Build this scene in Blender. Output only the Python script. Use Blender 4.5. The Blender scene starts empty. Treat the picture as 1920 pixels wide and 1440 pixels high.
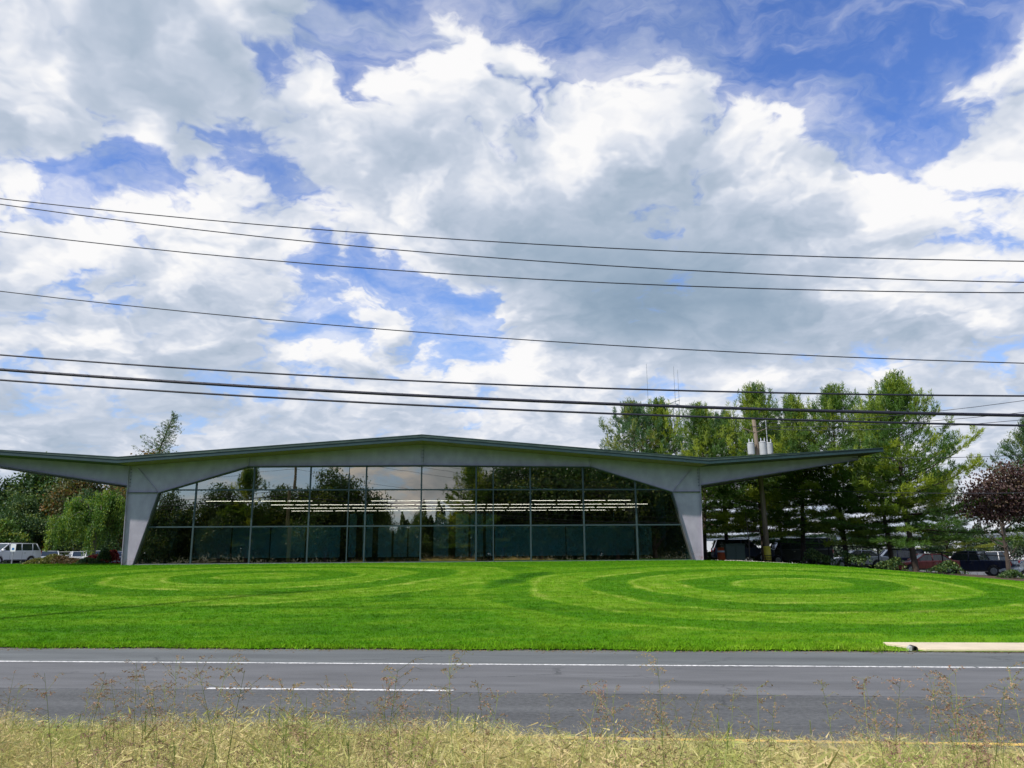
import bpy, math, random
import numpy as np
from mathutils import Vector, Matrix, Euler
R = math.radians
C = bpy.context.scene.collection
rnd = random.Random(11)
sc = bpy.context.scene

# ------------------------------------------------------------ camera, exposure
cam_d = bpy.data.cameras.new('camera'); cam = bpy.data.objects.new('camera', cam_d); C.objects.link(cam)
sc.camera = cam
cam_d.sensor_fit = 'HORIZONTAL'; cam_d.sensor_width = 36.0; cam_d.lens = 36.0*1443/1920
cam_d.clip_start = 0.05; cam_d.clip_end = 9000
TH, ROLL, EYE = R(12.3), R(0.42), 2.1
fw = Vector((0, math.cos(TH), math.sin(TH))); r0 = Vector((1, 0, 0)); u0 = r0.cross(fw)
rt = r0*math.cos(ROLL) - u0*math.sin(ROLL); up = r0*math.sin(ROLL) + u0*math.cos(ROLL)
cam.matrix_world = Matrix(((rt.x, up.x, -fw.x, 0), (rt.y, up.y, -fw.y, 0), (rt.z, up.z, -fw.z, EYE), (0, 0, 0, 1)))
sc.view_settings.view_transform = 'Standard'; sc.view_settings.look = 'None'
sc.view_settings.gamma = 1.0; sc.view_settings.use_curve_mapping = False
sc.view_settings.exposure = 0.55
EXPO = 2**0.55
sc.render.engine = 'CYCLES'
sc.cycles.max_bounces = 8; sc.cycles.transparent_max_bounces = 16
sc.cycles.diffuse_bounces = 3; sc.cycles.glossy_bounces = 4; sc.cycles.transmission_bounces = 4
sc.cycles.sample_clamp_indirect = 4.0
sc.cycles.use_denoising = True

# ------------------------------------------------------------ sun
SUN_EL, SUN_AZ = 46.0, 236.0           # azimuth clockwise from +Y (straight ahead)
sd = bpy.data.lights.new('sun', 'SUN'); so = bpy.data.objects.new('sun', sd); C.objects.link(so)
sd.energy = 3.3; sd.angle = R(1.4); sd.color = (1.0, 0.94, 0.84)
tosun = Vector((math.sin(R(SUN_AZ))*math.cos(R(SUN_EL)), math.cos(R(SUN_AZ))*math.cos(R(SUN_EL)), math.sin(R(SUN_EL))))
so.rotation_euler = tosun.to_track_quat('Z', 'Y').to_euler()
so.location = (-30, -20, 40)

# ------------------------------------------------------------ sky: Nishita blue with procedural clouds
world = bpy.data.worlds.new('World'); sc.world = world; world.use_nodes = True
wt = world.node_tree; wt.nodes.clear()

class NT:
    """small node-graph writer"""
    def __init__(s, tree): s.t = tree
    def n(s, kind, **kw):
        nd = s.t.nodes.new(kind)
        for k, v in kw.items(): setattr(nd, k, v)
        return nd
    def link(s, a, b): s.t.links.new(a, b)
    def put(s, sock, v):
        if hasattr(v, 'node'): s.link(v, sock)
        else: sock.default_value = v
    def m(s, op, a, b=None, c=None, clamp=False):
        nd = s.n('ShaderNodeMath', operation=op); nd.use_clamp = clamp
        s.put(nd.inputs[0], a)
        if b is not None: s.put(nd.inputs[1], b)
        if c is not None: s.put(nd.inputs[2], c)
        return nd.outputs[0]
    def vm(s, op, a, b=None, c=None):
        nd = s.n('ShaderNodeVectorMath', operation=op)
        s.put(nd.inputs[0], a)
        if b is not None:
            s.put(nd.inputs[3 if op == 'SCALE' else 1], b)
        if c is not None: s.put(nd.inputs[2], c)
        return nd.outputs[1] if op in ('LENGTH', 'DOT_PRODUCT', 'DISTANCE') else nd.outputs[0]
    def comb(s, x, y, z):
        nd = s.n('ShaderNodeCombineXYZ'); s.put(nd.inputs[0], x); s.put(nd.inputs[1], y); s.put(nd.inputs[2], z)
        return nd.outputs[0]
    def sep(s, v):
        nd = s.n('ShaderNodeSeparateXYZ'); s.put(nd.inputs[0], v); return nd.outputs
    def noise(s, vec, scale, detail=4, rough=0.5, dist=0.0, color=False, lac=2.0):
        nd = s.n('ShaderNodeTexNoise'); nd.noise_dimensions = '3D'
        if vec is not None: s.put(nd.inputs['Vector'], vec)
        nd.inputs['Scale'].default_value = scale; nd.inputs['Detail'].default_value = detail
        nd.inputs['Roughness'].default_value = rough; nd.inputs['Distortion'].default_value = dist
        nd.inputs['Lacunarity'].default_value = lac
        return nd.outputs['Color'] if color else nd.outputs[0]
    def mr(s, v, a, b, c=0.0, d=1.0, smooth=False):
        nd = s.n('ShaderNodeMapRange'); nd.clamp = True
        if smooth: nd.interpolation_type = 'SMOOTHSTEP'
        s.put(nd.inputs[0], v)
        for i, x in enumerate((a, b, c, d)): s.put(nd.inputs[i+1], x)
        return nd.outputs[0]
    def mix(s, f, a, b):
        nd = s.n('ShaderNodeMix'); nd.data_type = 'RGBA'; nd.clamp_factor = True
        s.put(nd.inputs[0], f); s.put(nd.inputs[6], col(a)); s.put(nd.inputs[7], col(b)); return nd.outputs[2]
def col(v): return v if hasattr(v, 'node') else (tuple(v)+(1.0,))[:4]

# hand-laid cloud chart (rows every 5.5% of the sky from the top, columns from left): cover and brightness, 0..9
COV = ["999999963244444443211124", "999999595999544684322445", "999999996899999859754577", "994375799999999989996688",
       "637878579999999999999995", "887989959999999999999858", "864999854689999999999999", "899998657525899999999999",
       "889888767958998689878776", "877887888888998887888888", "888888888888888888888888", "999999999999999999999999", "999999999999999999999999"]
BRI = ["786579666678566677777777", "786565688899878879876678", "664656788996899869776888", "887777554467888779978888",
       "788888578976666666678998", "788989988765555555678888", "777778788875433344567888", "776676788888642111256777",
       "778655677889997899767766", "656656677677888777777677", "666777667777777777777777", "777777777777777777777777", "777777777777777777777777"]
NAZ, NEL, DAZ, DEL = 27, 15, 3.08, 3.0
def chart(tab, px, py):
    fx = min(max(px/80-0.5, 0), 22.999); fy = min(max(py/80-0.5, 0), 11.999)
    i, j = int(fx), int(fy); a, b = fx-i, fy-j
    g = lambda jj, ii: int(tab[jj][ii])/9
    return (g(j, i)*(1-a)+g(j, i+1)*a)*(1-b)+(g(j+1, i)*(1-a)+g(j+1, i+1)*a)*b
W = NT(wt)
tc = W.n('ShaderNodeTexCoord'); dirv = W.vm('NORMALIZE', tc.outputs['Generated'])
dx, dy, dz = W.sep(dirv)
az = W.m('MULTIPLY', W.m('ARCTAN2', dx, dy), 180/math.pi)
el = W.m('MULTIPLY', W.m('ARCSINE', dz), 180/math.pi)
dzc = W.m('ADD', W.m('MAXIMUM', dz, 0.0), 0.34)
pl = W.comb(W.m('DIVIDE', dx, dzc), W.m('DIVIDE', dy, dzc), 0.0)      # flat cloud layer seen in perspective
# domain warp of the chart so that no interpolation shows
wn = W.vm('SUBTRACT', W.noise(pl, 3.0, 5, 0.6, color=True), (0.5, 0.5, 0.5))
wx, wy, wz = W.sep(wn)
azw = W.m('ADD', az, W.m('MULTIPLY', wx, 8.0)); elw = W.m('ADD', el, W.m('MULTIPLY', wy, 4.5))
fac = W.m('DIVIDE', W.m('ADD', azw, 40.0), 80.0)
acc = None
for r in range(NEL):
    e = r*DEL
    ramp = W.n('ShaderNodeValToRGB'); W.link(fac, ramp.inputs[0]); cr = ramp.color_ramp; cr.interpolation = 'EASE'
    cr.elements[0].position = 0.0; cr.elements[-1].position = 1.0
    for i in range(1, NAZ-1): cr.elements.new(i/(NAZ-1))
    for i in range(NAZ):
        a = -40+i*80/(NAZ-1)
        d = Vector((math.sin(R(a))*math.cos(R(e)), math.cos(R(a))*math.cos(R(e)), math.sin(R(e))))
        w = d.dot(fw); px = 960+1443*d.dot(rt)/w; py = 720-1443*d.dot(up)/w
        if r == 0: py = 1010
        cr.elements[i].color = (chart(COV, px, py), chart(BRI, px, py), 0, 1)
    wgt = W.m('MAXIMUM', W.m('SUBTRACT', 1.0, W.m('ABSOLUTE', W.m('SUBTRACT', W.m('DIVIDE', W.m('MINIMUM', W.m('MAXIMUM', elw, 0.0), DEL*(NEL-1)), DEL), float(r)))), 0.0)
    v = W.vm('SCALE', ramp.outputs[0], wgt)
    acc = v if acc is None else W.vm('ADD', acc, v)
out_f = W.m('MAXIMUM', W.mr(W.m('ABSOLUTE', az), 38, 60, smooth=True), W.mr(el, 42, 60, smooth=True))
gen = W.noise(pl, 0.9, 3, 0.5)
genv = W.comb(W.mr(gen, 0.35, 0.6, 0.35, 1.0), W.mr(gen, 0.4, 0.7, 0.8, 0.5), 0.0)
mixv = W.n('ShaderNodeMix', data_type='VECTOR'); W.link(out_f, mixv.inputs[0]); W.link(acc, mixv.inputs[4]); W.link(genv, mixv.inputs[5])
cov, bri, _ = W.sep(mixv.outputs[1])
# billows: two samples of one fractal, the second shifted towards the sun, give lit edges
def fbm(v, d):
    a = W.noise(v, 5.4, d, 0.58)
    b = W.m('ABSOLUTE', W.m('SUBTRACT', W.noise(v, 8.5, 3, 0.5), 0.5))      # rounded billow heads
    return W.m('ADD', W.m('MULTIPLY', a, 0.85), W.m('MULTIPLY', b, 0.55))
wv = W.vm('ADD', pl, W.vm('SCALE', wn, 0.30))
n1 = fbm(wv, 8)
rA, rB = fbm(wv, 3.5), fbm(W.vm('ADD', wv, (-0.045, -0.070, 0)), 3.5)
lowfade = W.mr(el, 1.0, 16.0, 0.65, 1.0)
dens = W.m('ADD', W.m('SUBTRACT', W.m('MULTIPLY', cov, 1.35), 0.80), W.m('MULTIPLY', W.m('SUBTRACT', n1, 0.47), W.mr(el, 1.0, 16.0, 1.3, 2.4)))
alpha = W.mr(dens, -0.06, 0.28, smooth=True)
wisp = W.noise(W.vm('MULTIPLY', W.vm('ADD', pl, W.vm('SCALE', wn, 0.5)), (1.0, 3.2, 1.0)), 2.6, 6, 0.6)
veil = W.m('MAXIMUM', W.mr(W.m('ADD', dens, 0.35), 0.0, 0.6, 0.0, 0.38, smooth=True), W.mr(W.m('ADD', wisp, W.m('MULTIPLY', cov, 0.12)), 0.44, 0.78, 0.0, 0.62, smooth=True))
alpha = W.m('MAXIMUM', alpha, veil)
edge = W.mr(dens, 0.08, 0.55, 1.0, 0.0, smooth=True)
rel = W.m('MULTIPLY', W.m('ADD', W.m('MULTIPLY', W.m('SUBTRACT', rA, rB), 1.9), W.m('MULTIPLY', W.m('SUBTRACT', n1, rA), 0.8)), W.m('MULTIPLY', lowfade, W.mr(bri, 0.40, 0.75, 0.35, 1.0)))
big = W.m('MULTIPLY', W.m('SUBTRACT', W.noise(wv, 2.2, 4, 0.5), 0.5), 0.40)
b1 = W.m('ADD', W.m('ADD', W.m('SUBTRACT', W.m('MULTIPLY', bri, 1.45), 0.36), rel), W.m('ADD', W.m('MULTIPLY', edge, 0.14), big))
ramp = W.n('ShaderNodeValToRGB'); W.link(W.m('MULTIPLY', b1, 0.85), ramp.inputs[0]); cr = ramp.color_ramp; cr.interpolation = 'B_SPLINE'
stops = [(0.0, (0.24, 0.34, 0.46)), (0.22, (0.35, 0.45, 0.57)), (0.42, (0.46, 0.54, 0.66)), (0.60, (0.56, 0.63, 0.75)), (0.76, (0.75, 0.79, 0.88)), (0.93, (0.99, 0.985, 0.99))]
cr.elements[0].position = stops[0][0]; cr.elements[-1].position = stops[-1][0]
for p, c in stops[1:-1]: cr.elements.new(p)
for i, (p, c) in enumerate(stops): cr.elements[i].color = c+(1,)
# blue of the gaps
sky = W.n('ShaderNodeTexSky'); sky.sky_type = 'NISHITA'; sky.sun_disc = False
sky.sun_elevation = R(SUN_EL); sky.sun_rotation = R(SUN_AZ); sky.air_density = 1.0; sky.dust_density = 0.6; sky.ozone_density = 3.0
SKYS = 0.10
blue = W.vm('MULTIPLY', sky.outputs[0], (0.74, 0.93, 1.38))
lowmix = W.mr(el, 2.0, 24.0, 0.55, 0.0)
blue = W.mix(lowmix, blue, (3.1, 4.6, 6.2))
cloud = W.vm('SCALE', ramp.outputs[0], 0.98/(SKYS*EXPO))
skycol = W.mix(alpha, blue, cloud)
bg = W.n('ShaderNodeBackground'); W.link(skycol, bg.inputs[0]); bg.inputs[1].default_value = SKYS
wo = W.n('ShaderNodeOutputWorld'); W.link(bg.outputs[0], wo.inputs[0])
world.cycles.sampling_method = 'MANUAL'; world.cycles.sample_map_resolution = 256

# ------------------------------------------------------------ object helpers
def tag(o, label=None, cat=None, group=None, kind=None):
    if label: o['label'] = label
    if cat: o['category'] = cat
    if group: o['group'] = group
    if kind: o['kind'] = kind
    return o
def empty(name, label, cat, loc=(0, 0, 0), rz=0.0, group=None):
    o = bpy.data.objects.new(name, None); C.objects.link(o); o.location = loc; o.rotation_euler = (0, 0, rz)
    o.empty_display_size = 0.2
    return tag(o, label, cat, group)
def link(name, me, parent=None, loc=(0, 0, 0), rot=(0, 0, 0)):
    o = bpy.data.objects.new(name, me); C.objects.link(o); o.location = loc; o.rotation_euler = rot
    if parent: o.parent = parent
    return o
def copy_tree(o, parent=None):
    c = o.copy(); C.objects.link(c)
    for k in ('label', 'category', 'group'):
        if parent is None and k in c: pass
    if parent: c.parent = parent
    for ch in list(o.children): copy_tree(ch, c)
    return c
class MB:
    def __init__(s): s.v = []; s.f = []; s.mi = []; s.cur = 0
    def add(s, vs, fs):
        k = len(s.v); s.v += [tuple(map(float, v)) for v in vs]; s.f += [tuple(i+k for i in f) for f in fs]; s.mi += [s.cur]*len(fs); return s
    def box(s, x0, x1, y0, y1, z0, z1):
        return s.add([(x0, y0, z0), (x1, y0, z0), (x1, y1, z0), (x0, y1, z0), (x0, y0, z1), (x1, y0, z1), (x1, y1, z1), (x0, y1, z1)],
                     [(0, 3, 2, 1), (4, 5, 6, 7), (0, 1, 5, 4), (1, 2, 6, 5), (2, 3, 7, 6), (3, 0, 4, 7)])
    def prism(s, poly, y0, y1):                       # poly in (x, z), extruded along y
        n = len(poly)
        area = sum(poly[i][0]*poly[(i+1) % n][1]-poly[(i+1) % n][0]*poly[i][1] for i in range(n))
        if area < 0: poly = poly[::-1]
        vs = [(x, y0, z) for x, z in poly]+[(x, y1, z) for x, z in poly]
        fs = [tuple(range(n)), tuple(range(2*n-1, n-1, -1))]+[(i, i+n, (i+1) % n+n, (i+1) % n) for i in range(n)]
        return s.add(vs, fs)
    def bar(s, a, b, w, y0, y1):                      # bar in the xz plane from a to b, thickness w
        d = Vector((b[0]-a[0], b[1]-a[1])).normalized(); nx, nz = -d.y*w/2, d.x*w/2
        return s.prism([(a[0]-nx, a[1]-nz), (b[0]-nx, b[1]-nz), (b[0]+nx, b[1]+nz), (a[0]+nx, a[1]+nz)], y0, y1)
    def tube(s, pts, radii, n=6, cap=True):
        pts = [Vector(p) for p in pts]; k = len(s.v); m = len(pts)
        if not hasattr(radii, '__len__'): radii = [radii]*m
        prev = None
        for i, p in enumerate(pts):
            t = (pts[min(i+1, m-1)]-pts[max(i-1, 0)]).normalized()
            if prev is None:
                prev = t.orthogonal().normalized()
            prev = (prev-t*prev.dot(t)).normalized(); b = t.cross(prev)
            for j in range(n):
                a = 2*math.pi*j/n; q = p+(prev*math.cos(a)+b*math.sin(a))*radii[i]; s.v.append(tuple(q))
        c0 = len(s.f)
        for i in range(m-1):
            for j in range(n):
                s.f.append((k+i*n+j, k+i*n+(j+1) % n, k+(i+1)*n+(j+1) % n, k+(i+1)*n+j))
        if cap: s.f.append(tuple(k+j for j in range(n))[::-1]); s.f.append(tuple(k+(m-1)*n+j for j in range(n)))
        s.mi += [s.cur]*(len(s.f)-c0)
        return s
    def ball(s, c, r, n=8, m=6):
        pts = []
        for i in range(m+1):
            a = -math.pi/2+math.pi*i/m; pts.append((math.cos(a), math.sin(a)))
        k = len(s.v)
        for (q, z) in pts:
            for j in range(n):
                b = 2*math.pi*j/n; s.v.append((c[0]+r[0]*q*math.cos(b), c[1]+r[1]*q*math.sin(b), c[2]+r[2]*z))
        c0 = len(s.f)
        for i in range(m):
            for j in range(n): s.f.append((k+i*n+j, k+i*n+(j+1) % n, k+(i+1)*n+(j+1) % n, k+(i+1)*n+j))
        s.mi += [s.cur]*(len(s.f)-c0)
        return s
    def mesh(s, name, mats, smooth=False):
        me = bpy.data.meshes.new(name); me.from_pydata(s.v, [], s.f); me.validate(clean_customdata=False)
        if not isinstance(mats, (list, tuple)): mats = [mats]
        for m in mats: me.materials.append(m)
        if len(mats) > 1 and len(me.polygons) == len(s.mi): me.polygons.foreach_set('material_index', s.mi)
        if smooth: me.shade_smooth()
        me.update(); return me
    def build(s, name, mats, parent=None, loc=(0, 0, 0), rot=(0, 0, 0), smooth=False, bevel=0.0):
        o = link(name, s.mesh(name, mats, smooth), parent, loc, rot)
        if bevel:
            b = o.modifiers.new('bevel', 'BEVEL'); b.width = bevel; b.segments = 2; b.limit_method = 'ANGLE'; b.angle_limit = R(35)
        return o
def np_mesh(name, verts, k, mats, smooth=False, attr=None):
    """verts (n*k,3): n separate k-gons; fast"""
    verts = np.asarray(verts, dtype=np.float32).reshape(-1, 3); nv = len(verts); nf = nv//k
    me = bpy.data.meshes.new(name); me.vertices.add(nv); me.vertices.foreach_set('co', verts.ravel())
    me.loops.add(nv); me.loops.foreach_set('vertex_index', np.arange(nv, dtype=np.int32))
    me.polygons.add(nf); me.polygons.foreach_set('loop_start', np.arange(0, nv, k, dtype=np.int32)); me.polygons.foreach_set('loop_total', np.full(nf, k, dtype=np.int32))
    if not isinstance(mats, (list, tuple)): mats = [mats]
    for m in mats: me.materials.append(m)
    if attr is not None:
        at = me.attributes.new('tone', 'FLOAT', 'FACE'); at.data.foreach_set('value', np.asarray(attr, dtype=np.float32))
    me.update(calc_edges=True)
    return me

# ------------------------------------------------------------ materials
def mat(name, c, rough=0.6, metal=0.0, var=0.0, vscale=3.0, bump=0.0, bscale=20.0, spec=0.5, emit=None, estr=0.0, c2=None, detail=5, stretch=None, coat=0.0):
    m = bpy.data.materials.new(name); m.use_nodes = True; t = NT(m.node_tree); bs = m.node_tree.nodes['Principled BSDF']
    bs.inputs['Roughness'].default_value = rough; bs.inputs['Metallic'].default_value = metal
    bs.inputs['Specular IOR Level'].default_value = spec; bs.inputs['Coat Weight'].default_value = coat
    bs.inputs['Base Color'].default_value = col(c)
    if var or c2 or bump:
        tcn = t.n('ShaderNodeTexCoord'); v = tcn.outputs['Object']
        if stretch: v = t.vm('MULTIPLY', v, stretch)
        if var or c2:
            nz = t.mr(t.noise(v, vscale, detail, 0.6), 0.3, 0.7)
            a = tuple(x*(1-var) for x in c); b = c2 if c2 else tuple(min(1, x*(1+var)) for x in c)
            t.link(t.mix(nz, a, b), bs.inputs['Base Color'])
        if bump:
            bn = t.n('ShaderNodeBump'); bn.inputs['Strength'].default_value = bump; bn.inputs['Distance'].default_value = 0.02
            t.link(t.noise(v, bscale, 6, 0.65), bn.inputs['Height']); t.link(bn.outputs[0], bs.inputs['Normal'])
    if emit:
        bs.inputs['Emission Color'].default_value = col(emit); bs.inputs['Emission Strength'].default_value = estr
    return m
def leafmat(name, ca, cb, cc=None, trans=0.35, scale=0.5, rough=0.6):
    """foliage: per-leaf and per-clump variation, some light let through"""
    m = bpy.data.materials.new(name); m.use_nodes = True; t = NT(m.node_tree); nt = m.node_tree; nt.nodes.clear()
    g = t.n('ShaderNodeNewGeometry'); tcn = t.n('ShaderNodeTexCoord')
    at = t.n('ShaderNodeAttribute'); at.attribute_name = 'tone'
    cl = t.mr(t.noise(tcn.outputs['Object'], scale, 3, 0.6), 0.35, 0.65)
    f = t.m('ADD', t.m('MULTIPLY', g.outputs['Random Per Island'], 0.5), t.m('MULTIPLY', cl, 0.5))
    c = t.mix(f, ca, cb)
    if cc: c = t.mix(t.mr(at.outputs['Fac'], 0.3, 0.9), c, cc)
    d = t.n('ShaderNodeBsdfDiffuse'); t.link(c, d.inputs[0])
    tr = t.n('ShaderNodeBsdfTranslucent'); t.link(t.vm('MULTIPLY', c, (1.3, 1.2, 0.6)), tr.inputs[0])
    gl = t.n('ShaderNodeBsdfGlossy'); gl.inputs[1].default_value = rough; gl.inputs[0].default_value = (0.6, 0.6, 0.6, 1)
    mx = t.n('ShaderNodeMixShader'); mx.inputs[0].default_value = trans; t.link(d.outputs[0], mx.inputs[1]); t.link(tr.outputs[0], mx.inputs[2])
    m2 = t.n('ShaderNodeMixShader'); m2.inputs[0].default_value = 0.05; t.link(mx.outputs[0], m2.inputs[1]); t.link(gl.outputs[0], m2.inputs[2])
    o = t.n('ShaderNodeOutputMaterial'); t.link(m2.outputs[0], o.inputs[0])
    return m

M = {}
M['steel'] = mat('painted_steel', (0.315, 0.29, 0.37), 0.55, var=0.10, vscale=1.6, bump=0.15, bscale=60, c2=(0.40, 0.37, 0.45), stretch=(1.0, 1, .7))
nt_ = M['steel'].node_tree; t = NT(nt_); bs_ = nt_.nodes['Principled BSDF']; lk = bs_.inputs['Base Color'].links[0].from_socket
tcn = t.n('ShaderNodeTexCoord'); _x, _y, _z = t.sep(tcn.outputs['Object'])
rust = t.m('MULTIPLY', t.mr(_z, -0.3, 0.75, 1.0, 0.0), t.mr(t.noise(tcn.outputs['Object'], 3.5, 6, 0.75), 0.50, 0.62))
run = t.m('MULTIPLY', t.mr(t.noise(t.vm('MULTIPLY', tcn.outputs['Object'], (5.0, 1, 0.35)), 1.4, 5, 0.7), 0.62, 0.74), 0.22)
t.link(t.mix(rust, t.mix(run, lk, (0.15, 0.14, 0.15)), (0.20, 0.085, 0.045)), bs_.inputs['Base Color'])
M['steel_dark'] = mat('flange_paint', (0.09, 0.095, 0.12), 0.55, var=0.2, vscale=4)
M['roof_metal'] = mat('fascia_metal', (0.014, 0.040, 0.040), 0.6, var=0.25, vscale=1.6, c2=(0.06, 0.095, 0.085), stretch=(1, 1, 6))
M['roof_trim'] = mat('fascia_trim_metal', (0.018, 0.045, 0.05), 0.5, var=0.2, vscale=1.5)
M['soffit'] = mat('soffit_board', (0.24, 0.175, 0.12), 0.8, var=0.15, vscale=2)
M['roof_core'] = mat('roof_deck_dark', (0.06, 0.065, 0.07), 0.8, var=0.15)
M['membrane'] = mat('roof_membrane', (0.28, 0.29, 0.28), 0.8, var=0.2, vscale=0.5)
M['mullion'] = mat('mullion_aluminium', (0.035, 0.062, 0.07), 0.5, metal=0.2, var=0.15)
M['concrete'] = mat('concrete', (0.60, 0.51, 0.38), 0.85, var=0.12, vscale=1.4, bump=0.3, bscale=40)
M['sill'] = mat('concrete_sill', (0.18, 0.19, 0.18), 0.85, var=0.2, vscale=2)
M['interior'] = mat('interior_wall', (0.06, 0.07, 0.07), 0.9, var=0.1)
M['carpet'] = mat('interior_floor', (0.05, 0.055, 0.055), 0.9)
M['partition'] = mat('partition_fabric', (0.50, 0.80, 0.78), 0.9, var=0.08, vscale=2)
M['partition_light'] = mat('partition_pale', (0.62, 0.74, 0.72), 0.9, var=0.08, vscale=2)
M['tube'] = mat('lamp_tube', (1, 1, 1), 0.5, emit=(1.0, 0.42, 0.33), estr=6.0)
M['black'] = mat('black_rubber', (0.018, 0.018, 0.02), 0.75)
M['wire'] = mat('cable_sheath', (0.010, 0.011, 0.026), 0.6)
M['wood'] = mat('weathered_pole_wood', (0.17, 0.135, 0.10), 0.9, var=0.3, vscale=3, bump=0.5, bscale=12, stretch=(6, 6, 0.6))
M['bark'] = mat('pine_bark', (0.06, 0.045, 0.035), 0.95, var=0.4, vscale=3, bump=0.8, bscale=14)
M['bark_grey'] = mat('grey_bark', (0.13, 0.11, 0.09), 0.95, var=0.3, vscale=3, bump=0.5)
M['white_paint'] = mat('white_road_paint', (0.80, 0.79, 0.76), 0.7, var=0.12, vscale=6)
M['galv'] = mat('galvanised', (0.42, 0.43, 0.45), 0.45, metal=0.5, var=0.1)

def clean_link(t, shader):
    o = [n for n in t.t.nodes if n.type == 'OUTPUT_MATERIAL'][0]; t.link(shader, o.inputs[0])
# tinted reflective glass
gm = bpy.data.materials.new('tinted_glass'); gm.use_nodes = True; t = NT(gm.node_tree); gm.node_tree.nodes.clear()
geo = t.n('ShaderNodeNewGeometry')
bn = t.n('ShaderNodeBump'); bn.inputs['Strength'].default_value = 0.035; bn.inputs['Distance'].default_value = 0.05
t.link(t.noise(geo.outputs['Position'], 0.65, 1.5, 0.5), bn.inputs['Height'])
gl = t.n('ShaderNodeBsdfGlossy'); gl.inputs[0].default_value = (0.98, 0.86, 0.70, 1); gl.inputs[1].default_value = 0.006; t.link(bn.outputs[0], gl.inputs['Normal'])
tr = t.n('ShaderNodeBsdfTransparent'); tr.inputs[0].default_value = (0.22, 0.52, 0.54, 1)
tr2 = t.n('ShaderNodeBsdfTransparent')
mx = t.n('ShaderNodeMixShader'); mx.inputs[0].default_value = 0.41; t.link(tr.outputs[0], mx.inputs[1]); t.link(gl.outputs[0], mx.inputs[2])
m2 = t.n('ShaderNodeMixShader'); t.link(geo.outputs['Backfacing'], m2.inputs[0]); t.link(mx.outputs[0], m2.inputs[1]); t.link(tr2.outputs[0], m2.inputs[2])
o = t.n('ShaderNodeOutputMaterial'); t.link(m2.outputs[0], o.inputs[0]); M['glass'] = gm

# asphalt: lanes, seam, patches
def asphalt_mat():
    m = bpy.data.materials.new('asphalt'); m.use_nodes = True; t = NT(m.node_tree); bs = m.node_tree.nodes['Principled BSDF']
    g = t.n('ShaderNodeTexCoord'); p = g.outputs['Object']; x, y, z = t.sep(p)
    sp = t.noise(p, 55, 3, 0.8); big = t.noise(t.vm('MULTIPLY', p, (0.12, 1.0, 1)), 1.6, 5, 0.6)
    coarse = t.noise(p, 13, 3, 0.8)
    near = t.mr(y, -3.15, -3.0, 1.0, 0.0)                    # near lane: darker, coarser mat
    shoulder = t.mr(y, -0.12, 0.0, 0.0, 1.0)
    base = t.mix(near, (0.128, 0.130, 0.137), (0.090, 0.093, 0.096))
    base = t.mix(shoulder, base, (0.115, 0.125, 0.128))
    k = t.m('ADD', t.m('ADD', t.m('MULTIPLY', t.m('SUBTRACT', sp, 0.5), 1.3), t.m('MULTIPLY', t.m('SUBTRACT', big, 0.5), 1.15)), t.m('MULTIPLY', t.m('MULTIPLY', t.m('SUBTRACT', coarse, 0.5), near), 1.9))
    vo = t.n('ShaderNodeTexVoronoi'); vo.feature = 'DISTANCE_TO_EDGE'; vo.inputs['Scale'].default_value = 0.30
    t.link(t.vm('ADD', t.vm('MULTIPLY', p, (0.55, 1.0, 1)), t.vm('SCALE', t.noise(p, 1.8, 6, 0.7, color=True), 0.55)), vo.inputs['Vector'])
    crack = t.m('MULTIPLY', t.mr(vo.outputs['Distance'], 0.002, 0.008, 1.0, 0.0), t.mr(t.noise(p, 0.35, 3, 0.6), 0.50, 0.60))
    stain = t.mr(t.noise(t.vm('MULTIPLY', p, (0.35, 1.3, 1)), 1.1, 6, 0.7), 0.48, 0.72, 0.0, 0.45)
    wheel = t.m('MULTIPLY', t.m('SINE', t.m('MULTIPLY', y, 4.2)), 0.05)
    c = t.vm('SCALE', base, t.m('ADD', 1.0, t.m('ADD', k, wheel)))
    # worn seam beside the skip line
    sy = t.m('ADD', y, t.m('MULTIPLY', t.m('SUBTRACT', t.noise(p, 1.3, 4, 0.6), 0.5), 0.05))
    seam = t.mr(t.m('ABSOLUTE', t.m('ADD', sy, 3.02)), 0.015, 0.05, 1.0, 0.0)
    c = t.mix(t.m('MULTIPLY', seam, t.mr(t.noise(p, 5, 4, 0.7), 0.35, 0.6)), c, (0.025, 0.027, 0.03))
    grit = t.m('MULTIPLY', t.mr(y, 1.75, 2.25, 0.0, 1.0), t.mr(t.noise(p, 7, 6, 0.75), 0.42, 0.62))
    c = t.mix(t.m('MULTIPLY', grit, 0.75), c, (0.17, 0.14, 0.10))
    c = t.mix(stain, c, (0.055, 0.058, 0.062)); c = t.mix(t.m('MULTIPLY', crack, 0.7), c, (0.03, 0.032, 0.034))
    t.link(c, bs.inputs['Base Color']); bs.inputs['Roughness'].default_value = 0.85
    b = t.n('ShaderNodeBump'); b.inputs['Strength'].default_value = 0.55; b.inputs['Distance'].default_value = 0.012
    t.link(t.noise(p, 60, 3, 0.8), b.inputs['Height']); t.link(b.outputs[0], bs.inputs['Normal'])
    return m
M['asphalt'] = asphalt_mat()
M['lot'] = mat('parking_asphalt', (0.11, 0.11, 0.115), 0.9, var=0.2, vscale=0.6, bump=0.3, bscale=30)

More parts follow.
